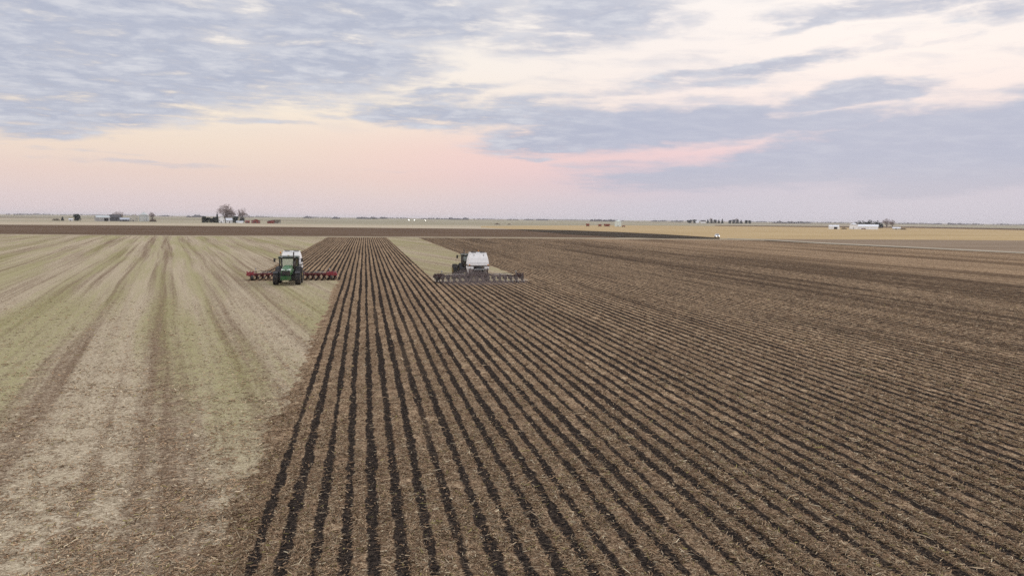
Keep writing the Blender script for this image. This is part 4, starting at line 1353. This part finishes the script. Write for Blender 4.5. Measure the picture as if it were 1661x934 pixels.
# --- vehicles with lights on
def pickup():
    p = ground_at(1163, 385.4)
    root = empty('pickup_truck', (p.x, p.y, -0.02), -math.atan2(p.x, p.y) + R(8))
    tag(root, 'white pickup truck facing the camera with headlights on at the field corner', 'pickup truck')
    b = MB()
    b.loft([[(-.98, y, .55), (.98, y, .55), (1.0, y, z), (-1.0, y, z)] for y, z in ((-2.9, 1.05), (-2.8, 1.18), (-1.3, 1.28), (-1.25, 1.28), (2.8, 1.28))])
    b.build('body', M['white_wall'], root, .06)
    c = MB()
    c.loft([[(-.92, -1.35, 1.285), (.92, -1.35, 1.285), (.92, .9, 1.285), (-.92, .9, 1.285)], [(-.74, -.7, 1.98), (.74, -.7, 1.98), (.74, .75, 1.98), (-.74, .75, 1.98)]])
    c.build('cab', M['white_wall'], root, .05)
    w = MB(); w.hexa([(-.80, -1.33, 1.34), (.80, -1.33, 1.34), (.80, -1.27, 1.34), (-.80, -1.27, 1.34), (-.66, -.80, 1.9), (.66, -.80, 1.9), (.66, -.74, 1.9), (-.66, -.74, 1.9)])
    w.build('windshield', M['pane'], root)
    g = MB(); g.box(-.5, .5, -2.95, -2.90, .70, 1.0)
    g.build('grille', M['black'], root)
    for s in (-1, 1):
        h = MB(); h.tube((s * .74, -2.9, .88), (s * .74, -2.98, .88), .2, n=14)
        h.build('headlight', M['lamp_on'], root)
        for y in (-1.9, 1.8):
            wb = MB(); wb.lathe_x([(-.12, .2), (-.13, .38), (.13, .38), (.12, .2)], 18, s * .9, y, .38)
            wb.build('wheel', M['rubber'], root)


pickup()


def far_tractor(px, D_, label):
    p = at_depth(px, D_)
    root = empty('distant_tractor', (p.x, p.y, -0.22), -math.atan2(p.x, p.y))
    tag(root, label, 'tractor', 'far off machines with lights on')
    b = MB(); b.box(-.6, .6, -2.5, 0, 1.0, 2.0); b.box(-1.0, 1.0, 0, 1.8, 1.2, 3.3)
    b.build('body', M['green_dark'], root, .05)
    for s in (-1, 1):
        for y, r in ((1.0, .95), (-1.9, .65)):
            wb = MB(); wb.lathe_x([(-.25, r * .5), (-.25, r), (.25, r), (.25, r * .5)], 16, s * 1.2, y, r)
            wb.build('wheel', M['rubber'], root)
        h = MB(); h.tube((s * .55, -2.5, 1.8), (s * .55, -2.6, 1.8), .32, n=12)
        h.build('headlight', M['lamp_far'], root)
        h = MB(); h.tube((s * .75, -.02, 3.2), (s * .75, -.12, 3.2), .30, n=12)
        h.build('headlight', M['lamp_far'], root)


far_tractor(663, 1900, 'far off machine with glowing headlights, leftmost of the three')
far_tractor(672.3, 1850, 'far off machine with the brightest glowing headlights, middle of three')
far_tractor(690, 1800, 'far off machine with glowing headlights standing apart on the right')


# ------------------------------------------------------------------ wooded horizon
def treeline():
    rng = random.Random(5)
    mb = MB()

    def clump(px, D_, w, h):
        p = at_depth(px, D_)
        a = Vector((math.cos(-math.atan2(p.x, p.y)), math.sin(-math.atan2(p.x, p.y)), 0))
        n = int(14 + w / 9)
        for _ in range(n):
            u = rng.uniform(-.5, .5)
            hh = h * (0.45 + .55 * rng.random()) * (1 - abs(u) * .7)
            c = p + a * (u * w) + Vector((rng.uniform(-10, 10), rng.uniform(-20, 20), 0))
            r = rng.uniform(4, 9)
            k_ = 7
            rings = []
            for zf, rf in ((-.05, .8), (.3, 1.0), (.65, .85), (.9, .5), (1.0, .1)):
                rings.append([(c.x + r * rf * rng.uniform(.7, 1.2) * math.cos(2 * math.pi * i / k_), c.y + r * rf * math.sin(2 * math.pi * i / k_), hh * zf * rng.uniform(.93, 1.05)) for i in range(k_)])
            mb.loft(rings)
    # named stretches (photo column, depth, width m, height m)
    for px, D_, wpx, hpx in [(30, 4200, 40, 4), (60, 5200, 60, 4.5), (130, 6000, 90, 4), (270, 4200, 20, 4), (318, 3200, 27, 5.5), (420, 5200, 40, 4), (500, 3800, 20, 5), (515, 5200, 60, 3), (545, 3000, 13, 3.5),
                             (587, 3300, 22, 4.5), (604, 3300, 14, 5.5), (622, 4000, 16, 5), (640, 5600, 60, 4), (705, 4200, 60, 3.5), (732, 3500, 9, 6), (744, 3500, 20, 4.5), (755, 3500, 7, 6), (790, 5200, 60, 3),
                             (830, 4300, 20, 3), (857, 4200, 16, 4), (880, 4000, 18, 4.2), (930, 6000, 80, 3), (965, 3300, 12, 6), (973, 3400, 10, 5.5), (988, 3200, 16, 5.5), (1000, 4500, 30, 4), (1063, 3900, 12, 4), (1076, 4300, 10, 5), (1098, 3800, 14, 4),
                             (1240, 5000, 60, 3.5), (1262, 3300, 11, 6), (1283, 3200, 26, 5.5), (1300, 3400, 16, 5), (1310, 3500, 9, 4), (1330, 5500, 80, 3), (1350, 5000, 50, 4), (1470, 4500, 30, 4), (1490, 5000, 60, 3.5), (1519, 4000, 16, 3.5),
                             (1543, 3700, 10, 5), (1560, 4000, 20, 4), (1585, 4300, 16, 4), (1625, 4500, 24, 4), (1650, 5000, 50, 3.5), (400, 6500, 120, 2.5), (1120, 6500, 160, 3), (900, 6500, 160, 3), (200, 6500, 160, 3.5), (1420, 6500, 160, 3), (1720, 5000, 100, 4), (-60, 5000, 120, 4)]:
        clump(px, D_, wpx * D_ / FPX, max(8.8, 8.8 + (hpx - 2.2) * D_ / FPX * .55))
    o = mb.build('distant_treeline', M['far_wood'])
    tag(o, 'thin band of far off woods along the horizon', 'woods', kind='stuff')


treeline()

# ------------------------------------------------------------------ haze
hz = MB()
hz.box(-12600, 12600, -12600, 12600, -1.3, 30)
hm = bpy.data.materials.new('thin_evening_haze')
hm.use_nodes = True
ht = hm.node_tree
ht.nodes.clear()
hk = NT(ht)
pv = hk.n('ShaderNodeVolumePrincipled')
pv.inputs['Color'].default_value = (0.95, 0.93, 0.96, 1)
pv.inputs['Density'].default_value = 0.00006
ho = hk.n('ShaderNodeOutputMaterial')
hk.l.new(pv.outputs[0], ho.inputs['Volume'])
tag(hz.build('haze', hm), 'thin evening haze over the fields', 'haze', kind='stuff')

# ------------------------------------------------------------------ dust raised by the working toolbar
dm = bpy.data.materials.new('raised_dust')
dm.use_nodes = True
dt = dm.node_tree
dt.nodes.clear()
dk = NT(dt)
dv = dk.n('ShaderNodeVolumePrincipled')
dv.inputs['Color'].default_value = (0.42, 0.34, 0.32, 1)
dv.inputs['Density'].default_value = 0.12
do = dk.n('ShaderNodeOutputMaterial')
dk.l.new(dv.outputs[0], do.inputs['Volume'])
db_ = MB()
for cx_, cy_, cz_, rx_, ry_, rz_ in [(-1.6, -2.2, .5, 3.2, 2.4, 1.5), (-3.2, -1.6, .4, 2.6, 2.0, 1.1), (1.0, -2.4, .4, 3.4, 2.2, 1.0), (-.6, -3.8, .3, 5.2, 2.6, .8), (3.6, -2.6, .3, 3.0, 1.8, .7)]:
    rings_ = []
    for i in range(1, 12):
        a_ = math.pi * i / 12 - math.pi / 2
        rings_.append([(bR.x + cx_ + rx_ * math.cos(a_) * math.cos(2 * math.pi * j / 24), bR.y + 1.3 + cy_ + ry_ * math.cos(a_) * math.sin(2 * math.pi * j / 24), cz_ + rz_ * math.sin(a_)) for j in range(24)])
    db_.loft(rings_, True, True)
tag(db_.build('dust', dm), 'thin dust hanging behind the dusty toolbar', 'dust', kind='stuff')
